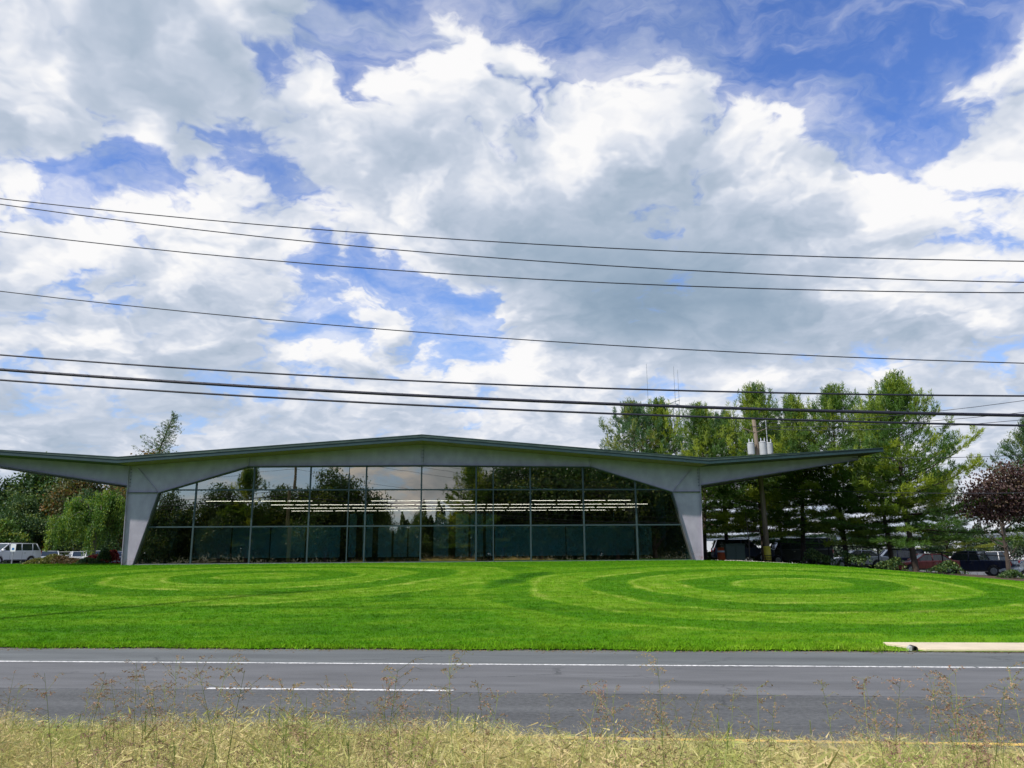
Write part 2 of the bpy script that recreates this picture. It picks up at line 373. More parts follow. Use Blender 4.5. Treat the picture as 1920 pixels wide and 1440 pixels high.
# lawn colour; mower's rings: painted light and shade of leaning blades, pale clipping lines
def mow(t):
    g = t.n('ShaderNodeNewGeometry'); p = g.outputs['Position']; x, y, z = t.sep(p)
    wob = t.m('MULTIPLY', t.m('SUBTRACT', t.noise(p, 0.22, 3, 0.5), 0.5), 1.6)
    wob2 = t.m('MULTIPLY', t.m('SUBTRACT', t.noise(p, 1.4, 3, 0.6), 0.5), 0.35)
    def dist(cx, cy, sx):
        return t.m('SQRT', t.m('ADD', t.m('POWER', t.m('MULTIPLY', t.m('SUBTRACT', x, cx), sx), 2.0), t.m('POWER', t.m('SUBTRACT', y, cy), 2.0)))
    patch = t.mr(t.noise(p, 0.45, 4, 0.6), 0.38, 0.66)
    v = None; inside = None
    for (cx, cy, sx, per) in ((-10.6, 33.6, 0.84, 1.75), (9.9, 28.0, 0.86, 1.62)):
        dd = t.m('ADD', dist(cx, cy, sx), t.m('ADD', wob, wob2))
        ph = t.m('MULTIPLY', dd, 2*math.pi/per)
        band = t.m('SINE', t.m('MULTIPLY', ph, 0.5))
        line = t.m('POWER', t.m('MAXIMUM', t.m('ADD', t.m('MULTIPLY', t.m('COSINE', ph), 0.5), 0.5), 0.0), 6.0)
        f = t.mr(dd, 7.5, 13.5, 1.0, 0.0, smooth=True)
        q = t.m('MULTIPLY', f, t.m('ADD', t.m('MULTIPLY', band, 0.52), t.m('MULTIPLY', line, t.m('ADD', 0.38, t.m('MULTIPLY', patch, 0.50)))))
        v = q if v is None else t.m('MAXIMUM', v, q); inside = f if inside is None else t.m('MAXIMUM', inside, f)
    s = t.m('SUBTRACT', y, t.m('MULTIPLY', x, -0.095))
    par = t.m('SINE', t.m('ADD', t.m('MULTIPLY', s, 3.1), t.m('MULTIPLY', wob, 3.0)))
    v = t.m('ADD', v, t.m('MULTIPLY', par, t.m('MULTIPLY', 0.12, t.m('SUBTRACT', 1.0, inside))))
    st = t.noise(t.vm('MULTIPLY', p, (0.45, 1.5, 1)), 1.5, 5, 0.65)
    v = t.m('ADD', v, t.m('MULTIPLY', t.m('SUBTRACT', st, 0.5), 1.5))
    edge = t.mr(s, 17.7, 18.5, 0.45, 0.0)
    v = t.m('ADD', v, edge)
    return p, t.m('ADD', 0.34, t.m('MULTIPLY', v, 0.62), clamp=True)
def grasscol(t):
    p, v = mow(t)
    c = t.n('ShaderNodeValToRGB'); t.link(v, c.inputs[0]); e = c.color_ramp.elements
    e[0].position = 0; e[0].color = (0.026, 0.120, 0.006, 1); e[1].position = 1; e[1].color = (0.38, 0.52, 0.09, 1)
    a = e.new(0.35); a.color = (0.080, 0.255, 0.007, 1); b = e.new(0.65); b.color = (0.160, 0.35, 0.014, 1)
    hue = t.mr(t.noise(p, 0.8, 5, 0.7), 0.35, 0.68)
    cc = t.mix(t.m('MULTIPLY', hue, 0.45), c.outputs[0], t.vm('MULTIPLY', c.outputs[0], (1.6, 1.05, 1.8)))
    cc = t.mix(t.mr(t.noise(p, 2.3, 4, 0.7), 0.62, 0.72, 0.0, 0.5), cc, (0.22, 0.26, 0.05))
    return p, cc
def lawn_mat():
    m = bpy.data.materials.new('mown_lawn'); m.use_nodes = True; t = NT(m.node_tree); bs = m.node_tree.nodes['Principled BSDF']
    p, c = grasscol(t); t.link(t.vm('SCALE', c, t.m('ADD', 0.45, t.m('MULTIPLY', t.noise(p, 28, 3, 0.7), 0.7))), bs.inputs['Base Color'])
    bs.inputs['Roughness'].default_value = 0.9; bs.inputs['Specular IOR Level'].default_value = 0.1
    b = t.n('ShaderNodeBump'); b.inputs['Strength'].default_value = 0.8; b.inputs['Distance'].default_value = 0.05
    t.link(t.noise(p, 18, 4, 0.8), b.inputs['Height']); t.link(b.outputs[0], bs.inputs['Normal'])
    return m
def blade_mat():
    m = bpy.data.materials.new('lawn_blade'); m.use_nodes = True; t = NT(m.node_tree); m.node_tree.nodes.clear()
    p, c = grasscol(t); oi = t.n('ShaderNodeObjectInfo')
    c = t.vm('SCALE', c, t.m('ADD', 0.75, t.m('MULTIPLY', oi.outputs['Random'], 0.6)))
    d = t.n('ShaderNodeBsdfDiffuse'); t.link(c, d.inputs[0]); tr = t.n('ShaderNodeBsdfTranslucent'); t.link(c, tr.inputs[0])
    mx = t.n('ShaderNodeMixShader'); mx.inputs[0].default_value = 0.35; t.link(d.outputs[0], mx.inputs[1]); t.link(tr.outputs[0], mx.inputs[2])
    o = t.n('ShaderNodeOutputMaterial'); t.link(mx.outputs[0], o.inputs[0]); return m
def straw_mat(name, ca, cb, cg, gmix=0.45, trans=0.3):
    m = bpy.data.materials.new(name); m.use_nodes = True; t = NT(m.node_tree); m.node_tree.nodes.clear()
    g = t.n('ShaderNodeNewGeometry'); oi = t.n('ShaderNodeObjectInfo')
    c = t.mix(g.outputs['Random Per Island'], ca, cb)
    pn = t.mr(t.noise(t.vm('MULTIPLY', g.outputs['Position'], (1, 0.6, 0)), 1.3, 3, 0.6), 0.42, 0.66)
    c = t.mix(t.m('MULTIPLY', t.m('ADD', pn, t.m('MULTIPLY', oi.outputs['Random'], 0.5)), gmix), c, cg)
    d = t.n('ShaderNodeBsdfDiffuse'); t.link(c, d.inputs[0]); tr = t.n('ShaderNodeBsdfTranslucent'); t.link(c, tr.inputs[0])
    mx = t.n('ShaderNodeMixShader'); mx.inputs[0].default_value = trans; t.link(d.outputs[0], mx.inputs[1]); t.link(tr.outputs[0], mx.inputs[2])
    o = t.n('ShaderNodeOutputMaterial'); t.link(mx.outputs[0], o.inputs[0]); return m
M['lawn'] = lawn_mat(); M['blade'] = blade_mat()
M['straw'] = straw_mat('dry_straw', (0.50, 0.355, 0.16), (0.92, 0.75, 0.46), (0.27, 0.41, 0.06), 0.62)
M['seed'] = straw_mat('purple_seed', (0.24, 0.12, 0.11), (0.50, 0.32, 0.24), (0.42, 0.36, 0.18), 0.5)
M['stem'] = straw_mat('green_stem', (0.20, 0.26, 0.07), (0.34, 0.36, 0.14), (0.20, 0.32, 0.06), 0.4)
M['thatch'] = mat('dry_thatch', (0.30, 0.24, 0.12), 0.95, var=0.4, vscale=6, c2=(0.20, 0.21, 0.07))
M['earth'] = mat('ground_earth', (0.030, 0.050, 0.016), 0.95, var=0.3, vscale=0.3, c2=(0.05, 0.06, 0.025))
M['mulch'] = mat('bark_mulch', (0.075, 0.045, 0.028), 0.95, var=0.4, vscale=5, bump=0.8, bscale=18)

# ------------------------------------------------------------ terrain
SL = -0.095                                           # road direction: y = y0 + SL*x
def road_y(x): return 17.72+SL*x
def sstep(a, b, v):
    t_ = np.clip((v-a)/(b-a), 0, 1); return t_*t_*(3-2*t_)
O0 = Vector((-5.62, 48.0, 1.5)); BA = math.atan(0.0784)
def front_y(x): return 48.0+(x+5.62)*0.0784
def lawn_end(x):
    x = np.asarray(x, float)
    left = np.interp(x, [-90, -60, -30, -24, -23.4], [66, 63, 58, 50, front_y(-23.4)+0.1])
    # building bays, then the mound's shoulder on the right
    return np.where(x < -23.4, left, np.where(x < 12.3, front_y(x)+0.10, np.interp(x, [12.3, 14.5, 17, 20.4, 23.8, 27, 33, 60, 90], [front_y(12.3)+0.1, 48.6, 48.0, 46.6, 44.0, 40.5, 36, 31, 28])))
def zlawn(x, y):
    s = y-(17.72+SL*x)
    prof = np.interp(s, [-1, 0, 0.5, 5, 9, 14, 20, 26, 32, 200], [0.0, 0.03, 0.09, 0.44, 0.78, 1.14, 1.38, 1.49, 1.51, 1.51])
    cap = np.interp(x, [-60, -18, 11, 14, 17, 20.4, 23.8, 26.5, 30, 34, 60, 90], [1.42, 1.5, 1.5, 1.42, 1.24, 0.92, 0.56, 0.33, 0.10, -0.1, -0.2, -0.2])
    z = prof*cap/1.5
    cut = np.where(x > 8.1, 1-sstep(1.06, 1.35, s), 0.0)
    return z*(1-cut)+0.015*cut
def zlot(x):
    return np.interp(x, [-80, -30, 12, 16, 22, 27, 33, 37, 42, 70], [1.35, 1.4, 1.4, 1.25, 1.0, 0.62, 0.15, -0.1, -0.35, -0.5])
def zg(x, y):
    x = np.asarray(x, float); y = np.asarray(y, float)
    k = sstep(2, 12, y-lawn_end(x))
    far = sstep(200, 900, np.hypot(x, y))
    zz = zlawn(x, y)*(1-k)+(zlot(x)-0.45*sstep(68, 76, y)*(x < -17))*k
    near = np.interp(y-SL*x, [-40, 1.5, 4.0, 5.2, 6.5, 8.0, 9.0, 9.3, 17.6], [0.45, 0.50, 0.50, 0.40, 0.20, 0.04, 0.0, -0.02, -0.02])
    zz = np.where(y-SL*x < 17.6, near, zz)
    return zz*(1-far)+0.0*far
def sheet(name, xs, fy, ts, zf, m, off=0.0, kind='structure'):
    """grid over x, with y from fy(x, t)"""
    vs = []; nx, nt = len(xs), len(ts)
    X = np.repeat(np.array(xs, float)[:, None], nt, 1); Y = np.array([[fy(x, t_) for t_ in ts] for x in xs])
    Z = zf(X, Y)+off
    V = np.stack([X, Y, Z], -1).reshape(-1, 3)
    F = [(i*nt+j, (i+1)*nt+j, (i+1)*nt+j+1, i*nt+j+1) for i in range(nx-1) for j in range(nt-1)]
    me = bpy.data.meshes.new(name); me.from_pydata(V.tolist(), [], F); me.materials.append(m); me.shade_smooth()
    o = link(name, me); 
    if kind: tag(o, kind=kind)
    return o
gx = sorted(set([-4500, -2500, -1200, -600, -300, -200, -150, -120]+list(range(-100, 101, 3))+[120, 150, 200, 300, 600, 1200, 2500, 4500]))
gy = [-4500, -2000, -900, -400, -200, -100, -60, -40, -25, -15, -8, -3, 0, 2, 3.5, 5, 6.5, 8, 9.5, 12, 15, 17]+list(np.arange(19, 70, 1.5))+[72, 76, 80, 85, 90, 100, 120, 150, 200, 300, 500, 900, 2000, 4500]
sheet('ground', gx, lambda x, t_: t_, gy, lambda X, Y: zg(X, Y)-0.10-0.3*sstep(1, 3, np.minimum(Y-17.7, lawn_end(X)-Y)), M['earth'])
# road (local frame: x along, y across with 0 at the white edge line)
RA = math.atan(SL)
def road_obj(name, me_mb, m, kind='structure', z=0.0):
    o = me_mb.build(name, m, None, (0, 15.47, z), (0, 0, RA)); return tag(o, kind=kind)
mb = MB()
xs = list(np.arange(-160, 161, 4))
ysr = [-6.25, -3.0, 0.0, 2.7]
vs = [(x, y, 0) for x in xs for y in ysr]; k = len(ysr)
mb.add(vs, [(i*k+j, (i+1)*k+j, (i+1)*k+j+1, i*k+j+1) for i in range(len(xs)-1) for j in range(k-1)])
road = road_obj('road', mb, M['asphalt'])
def strip(x0, x1, y0, y1, jag=0.006, n=80):
    b = MB(); vs = []
    for i in range(n+1):
        x = x0+(x1-x0)*i/n; vs += [(x, y0+rnd.uniform(-jag, jag), 0), (x, y1+rnd.uniform(-jag, jag), 0)]
    b.add(vs, [(2*i, 2*i+2, 2*i+3, 2*i+1) for i in range(n)]); return b
def paint(name, c, wear=0.35):
    m = bpy.data.materials.new(name); m.use_nodes = True; t = NT(m.node_tree); bs = m.node_tree.nodes['Principled BSDF']
    g = t.n('ShaderNodeTexCoord'); p = g.outputs['Object']
    n = t.noise(p, 14, 5, 0.75); w = t.mr(t.m('ADD', n, t.m('MULTIPLY', t.noise(p, 1.1, 4, 0.6), 0.35)), 0.54, 0.74)
    t.link(t.mix(w, (0.16, 0.165, 0.17), c), bs.inputs['Base Color']); bs.inputs['Roughness'].default_value = 0.7; return m
M['line_white'] = paint('worn_white_line', (0.82, 0.81, 0.80)); M['line_yellow'] = paint('worn_yellow_line', (0.80, 0.50, 0.10))
tag(road_obj('edge_line', strip(-60, 8.35, -0.06, 0.06, n=300), M['line_white'], z=0.004), 'white edge line painted along the far side of the road')
tag(road_obj('edge_line', strip(8.41, 60, -0.06, 0.06, n=300), M['line_white'], z=0.004), 'white edge line running on past the concrete pad')
for i, x in enumerate((-30.2, -17.3, -4.9+0.3, 8.3+14, 31)):
    if i == 3: continue
    tag(road_obj('lane_dash', strip(x-0.05, x+3.92, -2.93, -2.81, n=40), M['line_white'], z=0.004))
tag(road_obj('yellow_line', strip(-60, 60, -5.92, -5.80, n=300), M['line_yellow'], z=0.004))

# lawn
lx = list(np.concatenate([np.arange(-88, -24, 2.0), [-24, -23.41], np.arange(-23.39, 12.3, 0.4), np.arange(12.3, 34, 0.6), np.arange(34, 90, 2.5)]))
lt = np.concatenate([np.linspace(0, .1, 22)[:-1], np.linspace(.1, 1, 46)])
def edge_y(x): return road_y(x)-0.03+(0.05*math.sin(1.3*x)+0.035*math.sin(3.7*x+1)+0.03*math.sin(8.1*x))*(1 if x < 7.6 else 0)
def lawn_y(x, t_):
    a, b = edge_y(x), float(lawn_end(x)); return a+(b-a)*t_**1.05
lawn = sheet('lawn', lx, lawn_y, lt, zlawn, M['lawn'])
# verge (camera side)
vx = list(np.arange(-40, 41, 0.7)); vt = np.linspace(-6, 9.32, 44)
verge = sheet('grass_verge', vx, lambda x, t_: t_+SL*x, vt, lambda X, Y: zg(X, Y)+0.03*np.sin(X*2.1)*np.sin(Y*2.7)*(Y-SL*X < 7.5)+0.012, M['thatch'])
tag(verge, 'thatch covered verge on the near side of the road')
# planting bed and parking lots behind the lawn
bed = sheet('mulch_bed', list(np.arange(12.6, 60, 0.8)), lambda x, t_: float(lawn_end(x))-0.05+t_*(12.5), np.linspace(0, 1, 16), lambda X, Y: zg(X, Y)*1.0+0.02, M['mulch'])
lot_r = sheet('parking_lot', list(np.arange(14, 100, 2)), lambda x, t_: float(lawn_end(x))+12.0+t_*45, np.linspace(0, 1, 14), lambda X, Y: zg(X, Y)+0.03, M['lot'])
lot_l = sheet('parking_lot', list(np.arange(-100, -17, 2)), lambda x, t_: float(max(lawn_end(x), front_y(x)))+2.5+t_*36, np.linspace(0, 1, 14), lambda X, Y: zg(X, Y)+0.03, M['lot'])

# ------------------------------------------------------------ scatter helper
def scatter(name, host_me, coll_objs, density, seed, smin, smax, mat_tilt=0.15, attr=None, label=None, dist_attr=None):
    coll = bpy.data.collections.new(name+'_pieces')
    for ob in coll_objs: coll.objects.link(ob)
    o = link(name, host_me); tag(o, label, kind='stuff')
    ng = bpy.data.node_groups.new(name, 'GeometryNodeTree')
    ng.interface.new_socket('Geometry', in_out='INPUT', socket_type='NodeSocketGeometry')
    ng.interface.new_socket('Geometry', in_out='OUTPUT', socket_type='NodeSocketGeometry')
    N = ng.nodes; L = ng.links
    gi = N.new('NodeGroupInput'); go = N.new('NodeGroupOutput')
    dp = N.new('GeometryNodeDistributePointsOnFaces'); dp.inputs['Density'].default_value = density; dp.inputs['Seed'].default_value = seed
    L.new(gi.outputs[0], dp.inputs['Mesh'])
    if dist_attr:
        na = N.new('GeometryNodeInputNamedAttribute'); na.data_type = 'FLOAT'; na.inputs['Name'].default_value = dist_attr
        mu = N.new('ShaderNodeMath'); mu.operation = 'MULTIPLY'; mu.inputs[1].default_value = density
        L.new(na.outputs[0], mu.inputs[0]); L.new(mu.outputs[0], dp.inputs['Density'])
    ci = N.new('GeometryNodeCollectionInfo'); ci.inputs['Collection'].default_value = coll
    ci.inputs['Separate Children'].default_value = True; ci.inputs['Reset Children'].default_value = True
    ip = N.new('GeometryNodeInstanceOnPoints'); ip.inputs['Pick Instance'].default_value = True
    L.new(dp.outputs['Points'], ip.inputs['Points']); L.new(ci.outputs[0], ip.inputs['Instance'])
    rv = N.new('FunctionNodeRandomValue'); rv.data_type = 'FLOAT_VECTOR'; rv.inputs['Min'].default_value = (-mat_tilt, -mat_tilt, 0); rv.inputs['Max'].default_value = (mat_tilt, mat_tilt, 6.283); rv.inputs['Seed'].default_value = seed+1
    L.new(rv.outputs[0], ip.inputs['Rotation'])
    rs = N.new('FunctionNodeRandomValue'); rs.data_type = 'FLOAT'; rs.inputs[2].default_value = smin; rs.inputs[3].default_value = smax; rs.inputs['Seed'].default_value = seed+2
    sv = rs.outputs[1]
    if attr:
        na = N.new('GeometryNodeInputNamedAttribute'); na.data_type = 'FLOAT'; na.inputs['Name'].default_value = attr
        mu = N.new('ShaderNodeMath'); mu.operation = 'MULTIPLY'; L.new(sv, mu.inputs[0]); L.new(na.outputs[0], mu.inputs[1]); sv = mu.outputs[0]
    L.new(sv, ip.inputs['Scale']); L.new(ip.outputs[0], go.inputs[0])
    md = o.modifiers.new('scatter', 'NODES'); md.node_group = ng
    return o
def blade_quads(rg, base, h, w, lean, segs=2):
    """tapered bent blade as triangles list"""
    a = rg.uniform(0, 2*math.pi); b = rg.uniform(0, 2*math.pi)
    dxy = np.array([math.cos(a), math.sin(a)]); wv = np.array([math.cos(b), math.sin(b), 0])*w/2
    P = []
    for i in range(segs+1):
        q = i/segs; P.append(np.array([base[0]+dxy[0]*lean*q*q, base[1]+dxy[1]*lean*q*q, base[2]+h*(q-0.25*q*q*min(1, lean/h))]))
    tris = []
    for i in range(segs):
        w0 = wv*(1-i/segs*0.7); w1 = wv*(1-(i+1)/segs*0.7) if i < segs-1 else wv*0
        if i < segs-1: tris += [P[i]-w0, P[i]+w0, P[i+1]+w1, P[i]-w0, P[i+1]+w1, P[i+1]-w1]
        else: tris += [P[i]-w0, P[i]+w0, P[i+1]]
    return tris
rg = random.Random(5)
# lawn grass
tufts = []
for i in range(7):
    tr_ = []
    for _ in range(11):
        tr_ += blade_quads(rg, (rg.uniform(-.11, .11), rg.uniform(-.11, .11), -0.01), rg.uniform(.03, .062), .016, rg.uniform(.01, .05), 1)
    tufts.append(bpy.data.objects.new('lawn_tuft', np_mesh('lawn_tuft', np.array(tr_), 3, M['blade'])))
def grid_me(name, xs, fy, ts, zf, attrs):
    X = np.repeat(np.array(xs, float)[:, None], len(ts), 1); Y = np.array([[fy(x, t_) for t_ in ts] for x in xs]); Z = zf(X, Y)
    nt = len(ts); V = np.stack([X, Y, Z], -1).reshape(-1, 3)
    F = [(i*nt+j, (i+1)*nt+j, (i+1)*nt+j+1, i*nt+j+1) for i in range(len(xs)-1) for j in range(nt-1)]
    me = bpy.data.meshes.new(name); me.from_pydata(V.tolist(), [], F)
    for nm, fn in attrs.items():
        at = me.attributes.new(nm, 'FLOAT', 'POINT'); at.data.foreach_set('value', fn(X, Y).astype(np.float32).ravel())
    return me
hx = [x for x in lx if -48 <= x <= 42]
me = grid_me('lawn_host', hx, lawn_y, lt, zlawn, {'size': lambda X, Y: 0.9+0.9*np.exp(-np.maximum(Y-road_y(X), 0)/0.35), 'thick': lambda X, Y: np.clip(1.5-(Y-road_y(X))/26, 0.35, 1.5)*np.clip(1-(np.abs(X+3)-32)/16, 0.25, 1)*np.where((X > 8.15) & (Y-road_y(X) < 1.1), 0, 1)})
scatter('lawn_grass', me, tufts, 85, 3, 0.8, 1.3, 0.2, 'size', 'short mown green grass covering the mound', 'thick')
# ragged fringe at the road edge
fr = []
for i in range(5):
    tr_ = []
    for _ in range(16):
        tr_ += blade_quads(rg, (rg.uniform(-.08, .08), rg.uniform(-.05, .05), -0.01), rg.uniform(.05, .12), .012, rg.uniform(.02, .09), 2)
    fr.append(bpy.data.objects.new('fringe_tuft', np_mesh('fringe_tuft', np.array(tr_), 3, M['blade'])))
me = grid_me('fringe_host', list(np.arange(-34, 8.1, 0.25)), lambda x, t_: edge_y(x)+t_, [-0.05, 0.06, 0.18], zlawn, {'size': lambda X, Y: 0.7+0.35*np.sin(X*1.7)*np.sin(X*0.61+1)})
scatter('edge_grass', me, fr, 110, 9, 0.7, 1.3, 0.35, 'size', 'longer ragged grass hanging over the far road edge')
# dry verge grass
dt = []
for i in range(12):
    tr_ = []
    for _ in range(34):
        h = rg.uniform(.26, .58); bx_, by_ = rg.gauss(0, .06), rg.gauss(0, .06)
        tr_ += blade_quads(rg, (bx_, by_, 0), h, rg.uniform(.003, .006), rg.uniform(.04, .36), 4)
    for _ in range(26):   # curled dry leaves and seed bits in the upper half
        z = rg.uniform(.22, .5); a = rg.uniform(0, 6.28); l = rg.uniform(.03, .10)
        p = np.array([rg.gauss(0, .10), rg.gauss(0, .10), z]); d = np.array([math.cos(a), math.sin(a), rg.uniform(-.3, 1.1)])*l
        s_ = np.cross(d, [rg.random(), rg.random(), rg.random()]); s_ = s_/np.linalg.norm(s_)*rg.uniform(.003, .006)
        tr_ += [p-s_, p+s_, p+d]
    dt.append(bpy.data.objects.new('dry_tuft', np_mesh('dry_tuft', np.array(tr_), 3, M['straw'])))
def vsize(X, Y):
    s = Y-SL*X; return np.interp(s, [1, 3.8, 4.8, 6, 7.2, 8.2, 9.2], [1.0, 1.08, 1.02, 0.90, 0.78, 0.66, 0.42])*(1+np.where(s > 7, 0.22*np.clip((0.8-X)/1.5, -.6, 1), 0))*(0.90+0.16*np.sin(X*1.9+0.4)*np.sin(Y*1.3+X*.7)+0.14*np.sin(X*4.3+1)*np.sin(X*1.13)+0.08*np.sin(X*9.1))
vh = grid_me('verge_host', list(np.arange(-12, 12.1, 0.4)), lambda x, t_: t_+SL*x, list(np.linspace(1.6, 9.2, 26)), lambda X, Y: zg(X, Y), {'size': vsize, 'thick': lambda X, Y: np.interp(Y-SL*X, [1, 4, 8, 9.2], [.8, 1, .8, .5])})
scatter('dry_grass', vh, dt, 135, 21, 0.5, 1.25, 0.35, 'size', 'dense straw coloured dry grass on the near verge', 'thick')
# open purple panicles on thin stems
pt = []; 
for i in range(8):
    st, sd_ = MB(), []
    H_ = rg.uniform(.78, 1.0); lx_, ly_ = rg.uniform(-.12, .12), rg.uniform(-.12, .12)
    ax = [Vector((lx_*q*q, ly_*q*q, H_*q)) for q in (0, .3, .6, .8, 1)]
    st.tube(ax, [.0025, .0023, .0019, .0014, .0008], 3, cap=False)
    for j in range(15):
        q = rg.uniform(.60, 1.0); p0 = Vector((lx_*q*q, ly_*q*q, H_*q)); a = rg.uniform(0, 6.28); l = rg.uniform(.05, .15)*(1.25-q*.6)
        e = p0+Vector((math.cos(a)*l, math.sin(a)*l, l*rg.uniform(.15, .9))); e2 = e+Vector((math.cos(a)*l*.4, math.sin(a)*l*.4, -l*rg.uniform(.0, .35)))
        st.tube([p0, e, e2], [.0009, .0007, .0005], 3, cap=False)
        for u in range(12):
            f_ = rg.uniform(.3, 1.0); p = (p0.lerp(e, f_*1.3) if f_ < .75 else e.lerp(e2, (f_-.7)*3)); 
            d = Vector((rg.uniform(-1, 1), rg.uniform(-1, 1), rg.uniform(-.8, .6))).normalized()*rg.uniform(.008, .018); s_ = d.cross(Vector((rg.random(), rg.random(), rg.random()))).normalized()*.0024
            sd_ += [p-s_, p+d*.5+s_*1.2, p+d, p+d*.5-s_*1.2]
    k0 = len(st.f)
    for q_ in range(0, len(sd_), 4):
        st.cur = 1; st.add([tuple(v) for v in sd_[q_:q_+4]], [(0, 1, 2, 3)])
    pt.append(bpy.data.objects.new('panicle', st.mesh('panicle', [M['stem'], M['seed']])))
for _ in range(3):    # bristly green foxtail-like spikes
    st = MB(); H_ = rg.uniform(.6, .8); l_ = rg.uniform(-.15, .15)
    st.tube([(0, 0, 0), (l_*.3, 0, H_*.5), (l_, 0, H_)], [.003, .0022, .0012], 3, cap=False)
    for u in range(36):
        q = rg.uniform(.82, 1.0); p = Vector((l_*q, 0, H_*q)); a = rg.uniform(0, 6.28); d = Vector((math.cos(a), math.sin(a), 1.6)).normalized()*rg.uniform(.018, .03); s_ = Vector((-math.sin(a), math.cos(a), 0))*.0022
        st.add([tuple(p-s_), tuple(p+s_), tuple(p+d)], [(0, 1, 2)])
    for u in range(3):
        q = rg.uniform(.15, .6); a = rg.uniform(0, 6.28); p = Vector((l_*q*.5, 0, H_*q)); w_ = Vector((-math.sin(a), math.cos(a), 0))*.005; d = Vector((math.cos(a), math.sin(a), 0.7))*.17
        st.add([tuple(p-w_), tuple(p+w_), tuple(p+d+w_*.7), tuple(p+d*1.6+Vector((0, 0, -.1))), tuple(p+d-w_*.7)], [(0, 1, 2, 4), (4, 2, 3)])
    pt.append(bpy.data.objects.new('spike', st.mesh('spike', [M['stem']])))
def clump(X, Y):
    s = Y-SL*X; v = 0.32*np.ones_like(X)
    for cx, wx in ((-2.3, .45), (-.9, .7), (1.0, .35), (2.7, .45), (4.4, .5), (-4.6, .4)):
        v = v+1.2*np.exp(-((X-cx*np.maximum(s, 1)/5.0)/wx)**2)
    return v*np.interp(s, [1.6, 2.6, 3.2, 6.0, 7.5, 9], [.0, .5, 1, .9, .3, .0])
ph = grid_me('panicle_host', list(np.arange(-12, 12.1, 0.25)), lambda x, t_: t_+SL*x, list(np.linspace(1.8, 8.4, 26)), lambda X, Y: zg(X, Y), {'size': lambda X, Y: np.interp(Y-SL*X, [1, 4, 6, 9], [.95, 1, .9, .55]), 'thick': clump})
scatter('flowering_grass', ph, pt, 11.0, 33, 0.7, 1.15, 0.16, 'size', 'tall wispy grass stems with open purple brown seed heads', 'thick')

# ------------------------------------------------------------ the pavilion
BR = empty('glass_pavilion', 'long low glass fronted pavilion with a folded winged roof on purple grey steel legs', 'building', O0, BA)
def zs(x):            # soffit height
    a = abs(x); return 5.84+(17.7-a)*1.40/17.7 if a < 17.7 else 5.84+(a-17.7)*0.80/11.4
def zt(x): return zs(x)+0.36
def slope_solid(x0, x1, za0, za1, zb0, zb1, y0, y1): return MB().prism([(x0, za0), (x1, za1), (x1, zb1), (x0, zb0)], y0, y1)
XT = 29.1
segs = [(-XT, -17.7), (-17.7, 0), (0, 17.7), (17.7, XT)]
for x0, x1 in segs:
    wing = abs(x0+x1)/2 > 17.7
    yb = 7.0 if wing else 24.5
    tip0 = 0.12 if x0 == -XT else 0; tip1 = 0.12 if x1 == XT else 0
    rf = slope_solid(x0, x1, zs(x0)+0.03, zs(x1)+0.03, zt(x0)-0.05-tip0, zt(x1)-0.05-tip1, -1.55, yb).build('roof', M['roof_core'], BR)
    slope_solid(x0, x1, zt(x0)-0.047-tip0, zt(x1)-0.047-tip1, zt(x0)-0.0-tip0, zt(x1)-0.0-tip1, -1.6, yb+0.05).build('roof_membrane', M['membrane'], rf)
    # fascia: two stepped metal boards and a drip edge
    mid = 0.20
    slope_solid(x0, x1, zs(x0)+mid, zs(x1)+mid, zt(x0)-0.02-tip0, zt(x1)-0.02-tip1, -1.66, -1.602).build('fascia_board', M['roof_metal'], rf, bevel=0.006)
    slope_solid(x0, x1, zs(x0)+0.01, zs(x1)+0.01, zs(x0)+mid-0.012, zs(x1)+mid-0.012, -1.625, -1.556).build('fascia_trim', M['roof_trim'], rf)
    slope_solid(x0, x1, zt(x0)-0.018-tip0, zt(x1)-0.018-tip1, zt(x0)+0.018-tip0, zt(x1)+0.018-tip1, -1.68, -1.603).build('drip_edge', M['roof_metal'], rf)
    # soffit boards, one per panel joint
    n = 6 if wing else 9
    for i in range(n):
        a, b = x0+(x1-x0)*i/n+0.006, x0+(x1-x0)*(i+1)/n-0.006
        slope_solid(a, b, zs(a), zs(b), zs(a)+0.027, zs(b)+0.027, -1.53, -0.03 if not wing else 6.9).build('soffit_panel', M['soffit'] if not wing else M['roof_core'], rf)
for sx in (-1, 1):   # side fascia on wing tips
    x0, x1 = (XT+0.002, XT+0.05) if sx > 0 else (-XT-0.05, -XT-0.002)
    MB().box(x0, x1, -1.6, 7.0, zs(XT)+0.02, zt(XT)-0.14).build('end_fascia', M['roof_metal'], BR)
